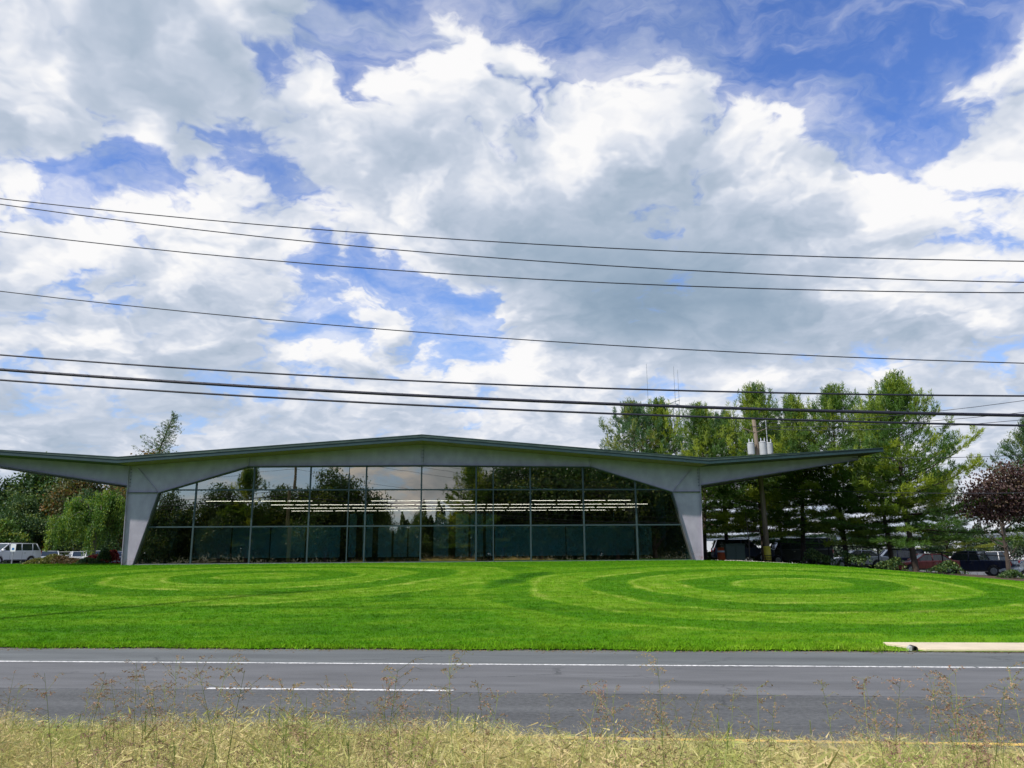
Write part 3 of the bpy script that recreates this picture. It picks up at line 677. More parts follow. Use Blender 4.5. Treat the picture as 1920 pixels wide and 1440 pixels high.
def portal(yf, name='portal_frame'):
    T = 0.035
    def g(x): return zs(x)-0.005
    beam = [(-10.6, g(10.6)), (-10.6, 5.85), (0, 5.93), (10.6, 5.85), (10.6, g(10.6)), (0, g(0))]
    pf = MB().prism(beam, yf, yf+T).build(name, M['steel'], BR)
    # bottom flange + splice plates + stiffeners
    m = MB(); m.bar((-10.6, 5.83), (0, 5.91), 0.04, yf-0.14, yf+0.17); m.bar((0, 5.91), (10.6, 5.83), 0.04, yf-0.14, yf+0.17); m.build('bottom_flange', M['steel_dark'], pf)
    for x in (-10.6, 0, 10.6):
        MB().box(x-0.02, x+0.02, yf-0.11, yf-0.003, 5.95 if x == 0 else 5.88, g(x)).build('stiffener_plate', M['steel'], pf)
    if yf == 0:
        for k in range(5): MB().box(-0.055, 0.055, yf-0.05, yf-0.002, 6.15+k*0.22, 6.19+k*0.22).build('splice_bolt', M['steel_dark'], pf)
    for s in (-1, 1):
        P = lambda pts: [(s*x, z) for x, z in pts]
        hn = MB().prism(P([(10.6, g(10.6)), (10.6, 5.85), (15.8, 4.25), (17.6, 4.25), (17.66, g(17.66))]), yf, yf+T).build('haunch', M['steel'], pf)
        lg = MB().prism(P([(17.60, 4.25), (15.8, 4.25), (17.0, -0.35), (17.5, -0.35)]), yf, yf+T).build('frame_leg', M['steel'], pf)
        m = MB(); m.bar((s*10.6, 5.83), (s*15.78, 4.235), 0.04, yf-0.14, yf+0.17); m.build('haunch_flange', M['steel_dark'], hn)
        m = MB(); m.bar((s*15.78, 4.24), (s*16.98, -0.35), 0.035, yf-0.14, yf+0.17); m.build('inner_flange', M['steel_dark'], lg)
        m = MB(); m.bar((s*17.66, g(17.7)), (s*17.615, 4.25), 0.03, yf-0.14, yf+0.17); m.bar((s*17.615, 4.25), (s*17.515, -0.35), 0.03, yf-0.14, yf+0.17); m.build('outer_flange', M['steel'], lg)
        MB().bar((s*15.85, 4.25), (s*17.58, 4.25), 0.035, yf-0.12, yf-0.003).build('knee_stiffener', M['steel_dark'], lg)
        MB().bar((s*15.90, 4.33), (s*17.15, 5.72), 0.03, yf-0.09, yf-0.003).build('diagonal_stiffener', M['steel'], hn)
        for k in range(6): MB().box(s*17.52-0.03, s*17.52+0.03, yf-0.045, yf-0.002, 4.62+k*0.20, 4.66+k*0.20).build('bolt', M['steel_dark'], hn)
        if yf > 10: continue
        wb = MB().prism(P([(17.68, 4.68), (28.3, 6.32), (28.3, zs(28.3)-0.005), (17.70, g(17.72))]), yf, yf+T).build('wing_beam', M['steel'] , pf)
        m = MB(); m.bar((s*17.68, 4.66), (s*28.3, 6.30), 0.04, yf-0.14, yf+0.17); m.build('wing_flange', M['steel_dark'], wb)
        MB().box(s*17.25-0.45, s*17.25+0.45, yf-0.3, yf+0.3, -0.42, -0.36).build('base_plate', M['steel_dark'], lg)
    return pf
portal(0.0); portal(5.6); portal(14.0)
# slab, sill, side and rear walls
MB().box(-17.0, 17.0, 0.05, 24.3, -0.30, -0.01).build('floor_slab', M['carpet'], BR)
MB().box(-17.0, 17.0, -0.10, 0.045, -0.30, 0.035).build('window_sill', M['sill'], BR, bevel=0.01)
for s in (-1, 1):
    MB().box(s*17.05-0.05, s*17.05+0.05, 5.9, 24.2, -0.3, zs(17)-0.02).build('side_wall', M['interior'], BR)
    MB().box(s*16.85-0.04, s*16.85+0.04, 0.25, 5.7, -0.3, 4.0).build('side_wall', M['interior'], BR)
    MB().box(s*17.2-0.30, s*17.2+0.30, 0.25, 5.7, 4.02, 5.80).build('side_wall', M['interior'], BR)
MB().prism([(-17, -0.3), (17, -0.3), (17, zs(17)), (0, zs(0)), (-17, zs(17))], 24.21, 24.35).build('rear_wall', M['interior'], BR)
# curtain wall
OPEN = [(-16.93, 0.03), (16.93, 0.03), (15.76, 4.22), (10.6, 5.80), (0, 5.88), (-10.6, 5.80), (-15.76, 4.22)]
def clip(poly, x0, x1, z0, z1):
    def cl(P, inside, inter):
        out = []
        for i in range(len(P)):
            a, b = P[i-1], P[i]
            if inside(b):
                if not inside(a): out.append(inter(a, b))
                out.append(b)
            elif inside(a): out.append(inter(a, b))
        return out
    def ix(x): return lambda a, b: (x, a[1]+(b[1]-a[1])*(x-a[0])/(b[0]-a[0]))
    def iz(z): return lambda a, b: (a[0]+(b[0]-a[0])*(z-a[1])/(b[1]-a[1]), z)
    P = cl(poly, lambda p: p[0] >= x0, ix(x0)); P = cl(P, lambda p: p[0] <= x1, ix(x1)) if P else P
    P = cl(P, lambda p: p[1] >= z0, iz(z0)) if P else P; P = cl(P, lambda p: p[1] <= z1, iz(z1)) if P else P
    return P
def span_at(x):
    P = clip(OPEN, x-0.01, x+0.01, -1, 9); z = [p[1] for p in P]; return min(z), max(z)
mx_ = [-13.65, -10.25, -6.85, -3.45, -0.05, 3.35, 6.75, 10.1, 13.45]
ext = [-4.5, 4.42]
hz = [2.20, 4.41]
for x in mx_:
    z0, z1 = span_at(x); MB().box(x-0.045, x+0.045, 0.06, 0.22, z0, z1).build('mullion', M['mullion'], BR)
for x in ext: MB().box(x-0.03, x+0.03, 0.075, 0.20, 0.03, 5.6 if x > 0 else 5.45).build('door_mullion', M['mullion'], BR)
for z in hz:
    P = clip(OPEN, -20, 20, z-0.02, z+0.02); xa, xb = min(p[0] for p in P), max(p[0] for p in P)
    edges = [xa+0.02]+[v for v in mx_ if xa < v < xb]+[xb-0.02]
    for a, b in zip(edges[:-1], edges[1:]):
        a2 = a+(0.047 if a != edges[0] else 0); b2 = b-(0.047 if b != edges[-1] else 0)
        MB().box(a2, b2, 0.07, 0.205, z-0.04, z+0.04).build('transom', M['mullion'], BR)
b_ = MB()
for a, c in zip(OPEN, OPEN[1:]+OPEN[:1]): b_.bar(a, c, 0.07, 0.065, 0.215)
b_.build('window_frame', M['mullion'], BR)
xe = [-17]+sorted(mx_+ext)+[17]; ze = [-0.1]+hz+[7]
prnd = random.Random(4)
for i in range(len(xe)-1):
    for j in range(3):
        P = clip(OPEN, xe[i]+0.02, xe[i+1]-0.02, ze[j]+0.01, ze[j+1]-0.01)
        if len(P) < 3: continue
        cx = sum(p[0] for p in P)/len(P); cz = sum(p[1] for p in P)/len(P)
        if max(p[0] for p in P)-min(p[0] for p in P) < 0.15: continue
        mb = MB(); mb.prism([(p[0]-cx, p[1]-cz) for p in P], -0.006, 0.006)
        mb.build('glass_pane', M['glass'], BR, (cx, 0.135, cz), (prnd.gauss(0, 0.0022), 0, prnd.gauss(0, 0.0022)))
# partitions standing inside (each can be moved)
parts = [(-16.0, -13.56, 2.5, 1), (-13.44, -10.9, 2.5, 0), (-10.8, -8.45, 2.5, 0), (-8.35, -6.0, 2.5, 0), (-5.4, -4.9, 3.3, 1), (-4.45, -3.75, 3.3, 1), (-3.35, -2.4, 2.5, 1), (-2.25, -1.3, 2.5, 1), (-1.2, -0.3, 2.5, 1),
         (0.56, 1.63, 3.3, 1), (2.13, 3.05, 3.3, 1), (3.2, 4.1, 3.3, 1), (4.3, 4.8, 3.3, 1), (4.95, 10.05, 2.5, 0), (10.13, 15.1, 2.5, 0), (15.2, 16.4, 2.5, 0)]
plab = ['pale partition screen inside beside the left steel leg', 'teal partition screen in the second window bay from the left', 'teal partition screen inside the third window bay', 'teal partition screen left of the tall narrow panels',
        'tall very narrow pale panel left of the sky reflection', 'tall pale panel under the sky reflection', 'low pale panel, first of three under the reflected treeline', 'low pale panel, middle of three under the reflected treeline', 'low pale panel, last of three beside the middle mullion',
        'tall pale panel just right of the middle mullion', 'tall pale panel right of the thick dark gap', 'tall pale panel left of the narrowest right one', 'tall narrow pale panel beside the door mullion', 'long teal partition screen right of the door mullion', 'long teal partition screen near the right steel leg', 'short teal partition screen at the right end of the hall']
BM = Matrix.Translation(O0) @ Matrix.Rotation(BA, 4, 'Z')
for (a, b, h, k), lb in zip(parts, plab):
    pw = (b-a)
    e = MB().box(-pw/2, pw/2, -0.04, 0.04, 0.30, h).build('partition_screen', M['partition_light' if k else 'partition'])
    e.matrix_world = BM @ Matrix.Translation(((a+b)/2, 8, 0)); tag(e, lb, 'partition', 'partition screens inside the pavilion')
    for q in (-1, 1):
        MB().box(q*(pw/2-0.06)-0.02, q*(pw/2-0.06)+0.02, -0.2, 0.2, -0.01, 0.298).build('foot', M['black'], e)
# ceiling strip lights
ORD = 'first second third fourth fifth sixth seventh eighth ninth tenth eleventh twelfth thirteenth fourteenth fifteenth sixteenth seventeenth'.split()
def strip_light(x, y, z, row, first=[None]):
    if first[0] is None:
        h = MB().box(-0.8, 0.8, -0.07, 0.07, 0.03, 0.10).build('strip_light', M['interior'])
        MB().tube([(-0.79, 0, 0), (0.79, 0, 0)], 0.017, 6).build('lamp_tube', M['tube'], h); first[0] = h; o = h
    else: o = copy_tree(first[0])
    o.matrix_world = BM @ Matrix.Translation((x, y, z))
    tag(o, row, 'ceiling light', 'strip lights hung in rows under the ceiling')
rows = [(4.0, ((-14.29, -7.28), (-3.58, 3.34), (7.17, 14.09)), '%s strip light from the left in the row nearest the glass'), (8.2, ((-11.06, 16.34),), '%s strip light from the left in the second row from the glass'),
        (12.3, ((-11.06, 16.6),), '%s strip light from the left in the third row from the glass'), (16.5, ((-11.3, 16.9),), '%s strip light from the left in the row farthest from the glass')]
for y, spans, lb in rows:
    cnt = 0
    for a, b in spans:
        n = round((b-a)/1.75)
        for i in range(n): strip_light(a+(b-a)*(i+0.5)/n, y, 3.98, 'lit '+lb % ORD[cnt]); cnt += 1

# ------------------------------------------------------------ overhead wires along the road and their poles
wire_c = [((1.910e-03, -1.10870e-01, 10.29858), .014, 'topmost thin overhead wire crossing the clouds'), ((2.36e-03, -1.2374e-01, 9.82704), .014, 'thin overhead wire, second from the top'),
          ((2.32e-03, -1.0320e-01, 9.29409), .014, 'thin overhead wire, third from the top'), ((1.74e-03, -1.0536e-01, 7.59201), .013, 'lone thin wire midway between the upper and lower wires'),
          ((1.43e-03, -6.775e-02, 6.34503), .022, 'black cable, upper of the lowest three'), ((1.11e-03, -7.07e-02, 5.94841), .040, 'thickest black cable, bundled, above the roof ridge'),
          ((1.01e-03, -6.916e-02, 5.69521), .026, 'lowest black cable just over the roof ridge')]
for (c, r_, lb) in wire_c:
    f = lambda x: c[0]*x*x+c[1]*x+c[2]
    P = []
    for x in np.linspace(-16.7, 70, 46): P.append((x, 19.6+SL*x, f(x)))
    L_ = [(-16.7-q, 19.6+SL*(-16.7-q), f(-16.7)-(q*(54-q))*0.0014*1.6) for q in np.linspace(54, 1.2, 16)]
    mb = MB().tube(L_+P, r_, 6)
    if r_ == .040:
        for i in range(-60, 160):      # lashing wrap of the bundled cable
            x = i*0.42
            if x < -15: continue
            mb.tube([(x, 19.6+SL*x, f(x)+0.0), (x+0.05, 19.6+SL*x-0.046, f(x)+0.03), (x+0.2, 19.6+SL*x-0.046, f(x)-0.03)], .006, 3)
    o = mb.build('overhead_wire', M['wire'], smooth=True); tag(o, lb, 'overhead wire', 'overhead wires along the road')
def utility_pole(x, y, z0, h, label, arms, group='utility poles', ang=0.0):
    e = empty('utility_pole', label, 'utility pole', (x, y, z0), ang, group)
    MB().tube([(0, 0, -0.3), (0.02, 0, h*0.5), (0.05, 0, h)], [.17, .145, .11], 12).build('pole_shaft', M['wood'], e, smooth=True)
    for z in arms:
        a = MB().box(-0.06, 0.06, -1.35, 1.35, z-0.06, z+0.06).build('crossarm', M['wood'], e, (0, -0.02, 0), (0, 0, R(3)))
        for q in (-1.2, -0.5, 0.5, 1.2):
            MB().tube([(0, q, z+0.06), (0, q, z+0.12), (0, q, z+0.14), (0, q, z+0.22)], [.02, .05, .035, .045], 8).build('insulator', M['galv'], a)
        for s in (-1, 1): MB().tube([(0.08, 0, z-0.7), (0.08, s*0.75, z-0.06)], .018, 4).build('arm_brace', M['galv'], e)
    return e
utility_pole(-16.7, 19.6-SL*16.7+0.22, float(zlawn(-16.7, 21.4)), 12.6, 'tall wooden utility pole carrying the roadside wires, mirrored in the glass', (11.9, 10.6), ang=R(84))
# the service pole behind the pavilion with its transformers
PX, PY = 17.45, 54.0
zp = float(zg(PX, PY))
e = empty('utility_pole', 'weathered wooden utility pole with a yellow guard at its foot behind the right wing', 'utility pole', (PX, PY, zp), 0, 'utility poles')
MB().tube([(-0.02+0.0, 0, -0.3), (-0.08, 0, 4), (-0.2, 0, 8), (-0.30, 0, 9.95)], [.19, .17, .15, .125], 12).build('pole_shaft', M['wood'], e, smooth=True)
M['yellow'] = mat('yellow_guard', (0.42, 0.36, 0.03), 0.6, var=0.25, vscale=5)
MB().tube([(-0.02, 0, 0.0), (-0.05, 0, 1.15)], .235, 12).build('pole_guard', M['yellow'], e, smooth=True)
for z in (0.18, 0.34, 0.5): MB().tube([(-0.03, 0, z), (-0.03, 0, z+0.05)], .245, 12).build('guard_band', M['black'], e)
for s in (-1, 1): MB().tube([(-0.26, -0.1, 9.0), (-0.26+s*0.9, -0.1, 9.35)], .035, 5).build('arm_brace', M['wood'], e)
MB().tube([(0.5, -0.15, 7.6), (0.5, -0.15, 9.9)], .03, 5).build('riser_pipe', M['galv'], e)
M['xf'] = mat('transformer_paint', (0.34, 0.36, 0.37), 0.5, var=0.1)
def transformer(dx, z, r_, h, label):
    t_ = empty('transformer', label, 'transformer', (PX+dx, PY-0.28, zp+z), 0, 'transformer cans on the service pole')
    MB().tube([(0, 0, 0), (0, 0, 0.05), (0, 0, 0.06), (0, 0, h-0.05), (0, 0, h-0.045), (0, 0, h)], [r_*.97, r_*.97, r_, r_, r_*1.05, r_*1.05], 16).build('tank', M['xf'], t_)
    MB().tube([(0, 0, h), (0, 0, h+0.07)], [r_*1.03, r_*.5], 16).build('lid', M['xf'], t_)
    for q in (-0.5, 0.5): MB().tube([(q*r_, -0.05, h+.03), (q*r_, -0.05, h+.12), (q*r_, -0.05, h+.14), (q*r_, -0.05, h+.30)], [.05, .03, .05, .03], 7).build('bushing', M['galv'], t_)
    MB().box(-0.06, 0.06, r_*0.9, r_*0.9+0.22, h*0.3, h*0.8).build('bracket', M['galv'], t_)
transformer(-0.72, 7.45, 0.24, 0.78, 'pale grey transformer can on the left side of the service pole')
transformer(0.12, 7.40, 0.25, 0.90, 'pale grey transformer can in front of the service pole')
transformer(0.56, 7.45, 0.24, 0.76, 'pale grey transformer can on the right side of the service pole')
def service(p, q, sag, r_, lb):
    P = [Vector(p).lerp(Vector(q), u)-Vector((0, 0, sag*4*u*(1-u))) for u in np.linspace(0, 1, 18)]
    tag(MB().tube(P, r_, 5).build('service_wire', M['wire'], smooth=True), lb, 'service wire', 'service wires running off to the right')
pt_ = (PX-0.25, PY, zp+9.6)
QX, QY = 47.0, 30.0
service((PX, PY, zp+9.7), (QX, QY, 13.4), 1.5, .017, 'topmost thin service wire climbing to the right above the pines')
service((PX-.5, PY, zp+9.45), (QX, QY+.3, 12.3), 1.6, .017, 'middle thin service wire climbing to the right above the pines')
service((PX-.3, PY, zp+9.3), (QX, QY+.6, 11.9), 1.75, .017, 'lower thin service wire climbing to the right above the pines')
service((PX, PY, zp+7.6), (QX, QY+.2, 9.0), 1.6, .018, 'service wire sagging across the pine branches')
service((PX, PY, zp+5.2), (QX, QY, 6.0), 1.1, .018, 'lowest service wire in front of the pine branches')
service((-2, 62, 3.2), (60, 68, 3.0), 0.3, .02, 'black wire strung low behind the pine trunks')

# ------------------------------------------------------------ trees
nr = np.random.default_rng(8)
M['pine'] = leafmat('pine_needles', (0.035, 0.105, 0.020), (0.115, 0.230, 0.026), (0.32, 0.40, 0.03), 0.45, 0.45)  # third colour paints a sunlit yellow green onto some tufts
M['pine_blue'] = leafmat('pine_needles_cool', (0.028, 0.090, 0.036), (0.085, 0.185, 0.055), (0.24, 0.28, 0.04), 0.40, 0.5)
def frame_vecs(d):
    d = d/np.linalg.norm(d, axis=-1, keepdims=True); a = np.zeros_like(d); a[..., 0] = 1; a[np.abs(d[..., 0]) > .9] = (0, 1, 0)
    s = np.cross(d, a); s /= np.linalg.norm(s, axis=-1, keepdims=True); return d, s, np.cross(d, s)
def needles(P, D, n, lo, hi, w, spread, rng):
    """n long thin blades per tuft at P (k,3) around direction D"""
    k = len(P); P = np.repeat(P, n, 0); D = np.repeat(D, n, 0)
    d = D+rng.normal(0, spread, D.shape); d, s, u = frame_vecs(d); L = rng.uniform(lo, hi, (len(P), 1))
    ang = rng.uniform(0, math.pi, (len(P), 1)); sv = (s*np.cos(ang)+u*np.sin(ang))*w/2
    P = P+rng.normal(0, 0.04, P.shape)
    return np.stack([P-sv*.5, P+d*L*.55-sv, P+d*L, P+d*L*.55+sv], 1)
def pine_mesh(name, seed, h, rad, zlow, ystart=0.0, layers=None, lean=(0, 0), dens=1.0, top_pow=0.7):
    rng = np.random.default_rng(seed); rr = random.Random(seed)
    def axis(z): q = z/h; return np.array([lean[0]*q**3+0.15*math.sin(q*5+seed), lean[1]*q**3+0.15*math.sin(q*4+seed*2), z])
    tb = MB(); tb.tube([axis(h*q)+np.array([0, 0, -0.3 if q == 0 else 0]) for q in (0, .1, .25, .45, .65, .85, .98)], [h*.0155, h*.013, h*.0115, h*.009, h*.006, h*.003, h*.001], 9, cap=False)
    TP, TD, tone = [], [], []
    z = zlow
    sparse = dens < .6
    while z < h*0.985:
        q = (z-zlow)/(h-zlow)
        prof = min(1.0, 0.80+q*1.2)*(1-q**1.12)**top_pow*1.06
        nb = rr.randint(6, 9); a0 = rr.uniform(0, 6.28)
        for b in range(nb):
            a = a0+b*6.28/nb+rr.uniform(-.3, .3); Lb = max(0.45, rad*prof*rr.uniform(.42, 1.28)); 
            if rr.random() < 0.10 and q < 0.7: continue
            if sparse and q > .3:
                Lb *= rr.choice((.35, .7, 1.6, 1.9)) if q > .5 else 1.1
                if rr.random() < .25: continue
            el0 = -0.08+0.95*q**1.4+rr.uniform(-.08, .10); steps = max(4, int(Lb/0.42)); p = axis(z); pts = [p.copy()]; elv = el0
            dv = None
            for s_ in range(steps):
                elv += 0.010+0.075*q+rr.uniform(-.04, .05); a += rr.uniform(-.09, .09)
                dv = np.array([math.cos(a)*math.cos(elv), math.sin(a)*math.cos(elv), math.sin(elv)]); p = p+dv*Lb/steps; pts.append(p.copy())
            tb.tube(pts[::2]+([pts[-1]] if (len(pts)-1) % 2 else []), [max(.012, .05*(1-i_/(len(pts)/2))*(Lb/4)) for i_ in range(len(pts[::2]+([pts[-1]] if (len(pts)-1) % 2 else [])))], 3, cap=False)
            tn = rr.random()**1.6
            for i_ in range(1, len(pts)):
                fr_ = i_/(len(pts)-1)
                if fr_ < 0.22 and q < .8: continue
                nt_ = int(round((3+7*fr_)*dens*1.30*(1-.60*q))); wside = 0.26+0.44*math.sin(math.pi*min(1, fr_*.95))*min(1, Lb/3)
                side = np.array([-math.sin(a), math.cos(a), 0])
                for _ in range(nt_):
                    off = side*rr.uniform(-1, 1)*wside*1.35+dv*rr.uniform(-.25, .25)+np.array([0, 0, rr.uniform(-.04, .06)])
                    TP.append(pts[i_]+off); TD.append(dv*0.9+off*1.1+np.array([0, 0, 0.40+.3*q])); tone.append(tn*(0.4+0.6*fr_))
            # upright candle at the tip
            for c_ in range(2 if q > .4 else 3):
                t0 = pts[-1]+np.array([rr.uniform(-.45, .45), rr.uniform(-.45, .45), rr.uniform(-.1, .1)])
                for u_ in range(int(2+5*q)): TP.append(t0+np.array([0, 0, .19*u_])); TD.append(np.array([rr.uniform(-.3, .3), rr.uniform(-.3, .3), 1.2])); tone.append(tn)
        z += rr.uniform(.58, .92)*(1.0-0.40*q)
    for u_ in range(14):
        TP.append(axis(h-0.12*u_)); TD.append(np.array([rr.uniform(-.6, .6), rr.uniform(-.6, .6), 1.0])); tone.append(.2)
    TP, TD = np.array(TP), np.array(TD); n = 9
    q = needles(TP, TD, n, .16, .38, .040, .62, rng)
    trunk = tb.mesh(name+'_trunk', M['bark'], True)
    crown = np_mesh(name+'_crown', q, 4, M['pine'], attr=np.repeat(np.array(tone), n))
    return trunk, crown
def place_tree(name, meshes, loc, label, group, rz=0.0, s=1.0, crown_mat=None, sz=None, cat='tree'):
    e = empty(name, label, cat, loc, rz, group); e.scale = (s, s, sz or s)
    tr_ = link('trunk', meshes[0], e); cr_ = link('crown', meshes[1], e)
    if crown_mat:
        cr_.material_slots[0].link = 'OBJECT'; cr_.material_slots[0].material = crown_mat
    return e
PA = pine_mesh('pine_a', 3, 14.0, 5.0, 2.6, dens=1.0)
PB = pine_mesh('pine_b', 5, 13.0, 4.9, 3.2, dens=1.05)
PC = pine_mesh('pine_c', 9, 13.2, 5.9, 2.2, dens=1.1, top_pow=0.9)
PD = pine_mesh('pine_d', 14, 12.0, 4.3, 2.4, dens=1.0, top_pow=0.75)
pines = [(PB, 10.4, 65.5, 13.6, 'broad pine over the roof, leftmost of the pine row'), (PD, 12.9, 66.5, 13.9, 'pine behind the roof under the radio mast'), (PD, 14.75, 60.0, 12.3, 'pine whose slim trunk stands next to the right steel leg'),
         (PB, 17.5, 64.0, 12.5, 'pine behind the wooden service pole, over the left transformer'), (PA, 19.3, 60.5, 14.3, 'tall pine rising directly right of the service pole'), (PC, 22.6, 66.0, 12.6, 'broad pine farther back behind the dark van'),
         (PD, 21.45, 58.0, 12.8, 'slim pine whose trunk stands before the dark van'), (PB, 24.2, 57.4, 13.6, 'pine with its trunk near the tip of the right wing'), (PD, 25.9, 54.2, 11.8, 'slim pine left of the thickest trunk'),
         (PC, 26.45, 52.2, 13.9, 'tallest broad pine with yellow green tufts on the thickest trunk'), (PD, 34.6, 63.0, 8.6, 'small pine between the tall pine and the purple tree'), (PB, 41.6, 61.0, 12.9, 'pine cut by the right edge of the picture')]
for i, (ms, x, y, top, lb) in enumerate(pines):
    z0 = float(zg(x, y)); base = {id(PA): 14.0, id(PB): 13.0, id(PC): 13.2, id(PD): 12.0}[id(ms)]
    s = 0.90*top/base
    place_tree('pine_tree', ms, (x, y, z0), lb, 'pines right of the pavilion', rz=i*1.37, s=s*1.13, sz=s, crown_mat=M['pine_blue'] if i in (0, 3, 5, 10, 11) else None)
# deciduous trees
def leafy_mesh(name, seed, h, blobs, nleaf, ls, m, bark=None, tr_=0.2, droop=0.0, hang=0):
    """blobs: (x, y, z, rx, ry, rz); limbs run from the trunk to every blob"""
    rng = np.random.default_rng(seed); rr = random.Random(seed); tb = MB(); hb = min(b[2]-b[5] for b in blobs)
    fork = np.array([0, 0, max(0.8, hb*0.8)])
    tb.tube([(0, 0, -0.3), (0.03, 0, fork[2]*.5), tuple(fork), (0.1, 0.05, h*.6), (0.0, 0, h*.85)], [tr_*1.25, tr_, tr_*.9, tr_*.55, tr_*.2], 9, cap=False)
    V, tone = [], []; vol = np.array([b[3]*b[4]*b[5] for b in blobs])**0.72; vol = vol/vol.sum()
    for b, w in zip(blobs, vol):
        c = np.array(b[:3]); r_ = np.array(b[3:6])
        s0 = fork+np.array([0, 0, rr.uniform(0, max(.1, (c[2]-fork[2])*.5))]); mid = (s0+c)/2+np.array([rr.uniform(-.3, .3), rr.uniform(-.3, .3), .2])
        tb.tube([s0, mid, c, c+np.array([rr.uniform(-.5, .5)*r_[0], rr.uniform(-.5, .5)*r_[1], r_[2]*.6])], [tr_*.5, tr_*.33, tr_*.16, .015], 5, cap=False)
        for _ in range(5):
            d = rng.normal(size=3); d /= np.linalg.norm(d); tb.tube([c, c+d*r_*.5, c+d*r_*.92], [tr_*.14, .03, .01], 3, cap=False)
        n = int(nleaf*w); ncl = max(6, n//26)
        d = rng.normal(size=(ncl, 3)); d /= np.linalg.norm(d, axis=1, keepdims=True); rad = rng.uniform(.30, 1.06, (ncl, 1))**0.6
        cc = c+d*r_*rad; cr_ = 0.20*r_.mean()+0.12
        idx = rng.integers(0, ncl, n); P = cc[idx]+rng.normal(0, 1, (n, 3))*cr_*np.array([1, 1, .65])
        if hang: P[:, 2] -= np.abs(rng.normal(0, 1, n))*hang
        nn = rng.normal(size=(n, 3))+np.array([0, 0, .7]); nn, s, u = frame_vecs(nn); L = ls*rng.uniform(.6, 1.3, (n, 1))
        V.append(np.stack([P-s*L*.5, P-u*L*.36, P+s*L*.5, P+u*L*.36], 1)); tone.append(np.clip(rng.uniform(0, 1, ncl)**2.2, 0, 1)[idx])
    return tb.mesh(name+'_trunk', bark or M['bark_grey'], True), np_mesh(name+'_crown', np.concatenate(V), 4, m, attr=np.concatenate(tone))
def blobset(seed, n, rx, rz0, rz1, br, flat=.75):
    rr = random.Random(seed); out = []
    for i in range(n):
        a = i*2.4+rr.uniform(-.4, .4); q = math.sqrt((i+.5)/n); z = rz0+(rz1-rz0)*rr.random()*(1.05-q*.45)
        rad = rx*q*(1-.35*((z-rz0)/(rz1-rz0))); out.append((math.cos(a)*rad, math.sin(a)*rad, z, br*rr.uniform(.7, 1.2), br*rr.uniform(.7, 1.2), br*flat*rr.uniform(.7, 1.1)))
    out.append((0, 0, rz1, br*.8, br*.8, br*.8)); return out
M['leaf_dark'] = leafmat('leaf_dark', (0.018, 0.062, 0.022), (0.060, 0.130, 0.030), (0.14, 0.19, 0.035), 0.3, 0.35)
M['leaf_olive'] = leafmat('leaf_olive', (0.045, 0.075, 0.022), (0.12, 0.13, 0.035), (0.22, 0.12, 0.03), 0.3, 0.35)
M['leaf_rust'] = leafmat('leaf_rust', (0.10, 0.085, 0.022), (0.24, 0.11, 0.030), (0.30, 0.15, 0.03), 0.3, 0.35)
M['leaf_bright'] = leafmat('leaf_bright', (0.035, 0.105, 0.012), (0.11, 0.21, 0.022), (0.20, 0.24, 0.03), 0.35, 0.5)
M['leaf_purple'] = leafmat('leaf_purple', (0.045, 0.024, 0.028), (0.10, 0.048, 0.050), (0.13, 0.09, 0.05), 0.25, 0.5)
M['leaf_red'] = leafmat('leaf_red', (0.17, 0.012, 0.018), (0.36, 0.030, 0.035), (0.42, 0.10, 0.06), 0.3, 1.2)
DA = leafy_mesh('oak_a', 21, 11, blobset(1, 13, 4.6, 2.6, 9.6, 2.3), 26000, .29, M['leaf_dark'])
DB = leafy_mesh('oak_b', 22, 10, blobset(2, 12, 4.0, 1.8, 8.8, 2.15), 23000, .28, M['leaf_dark'])
G = 'broadleaf trees beyond the left car park'
for i, (ms, x, y, s, mt, lb) in enumerate([(DA, -62.5, 88, 1.13, None, 'dark broadleaf tree at the left edge of the picture'), (DB, -56.0, 92, 1.22, None, 'dark broadleaf tree with sky gaps, second from the left edge'),
        (DA, -50.0, 90, 1.02, M['leaf_olive'], 'olive leaved tree behind the weeping cherry on its left'), (DB, -44.5, 96, 1.30, M['leaf_rust'], 'rust and yellow leaved tree showing above the weeping cherry'),
        (DA, -38.0, 98, 1.17, M['leaf_rust'], 'rusty tree half hidden behind the left wing of the roof'), (DB, -31.0, 98, 1.15, M['leaf_olive'], 'olive tree hidden behind the left end of the glass'),
        (DA, -70.0, 96, 1.1, M['leaf_olive'], 'olive tree just beyond the left edge of the picture'), (DB, -52.5, 83, 0.72, None, 'low dark tree filling the gap behind the parked sedans'), (DB, -60.0, 80, 0.62, None, 'low dark tree behind the white minivan'),
        (DA, -46.0, 84, 0.70, None, 'low dark tree between the two halves of the car park hedge')]):
    place_tree('broadleaf_tree', ms, (x, y, float(zg(x, y))), lb, G, rz=i*1.9, s=s, crown_mat=mt)
DS = leafy_mesh('shrub_tree', 23, 4.2, blobset(6, 8, 2.4, 0.9, 3.4, 1.15), 9000, .22, M['leaf_bright'], tr_=.1)
place_tree('small_tree', DS, (-50.8, 78.0, 1.35), 'bright green bushy tree behind the white minivan', 'small trees', s=1.02)
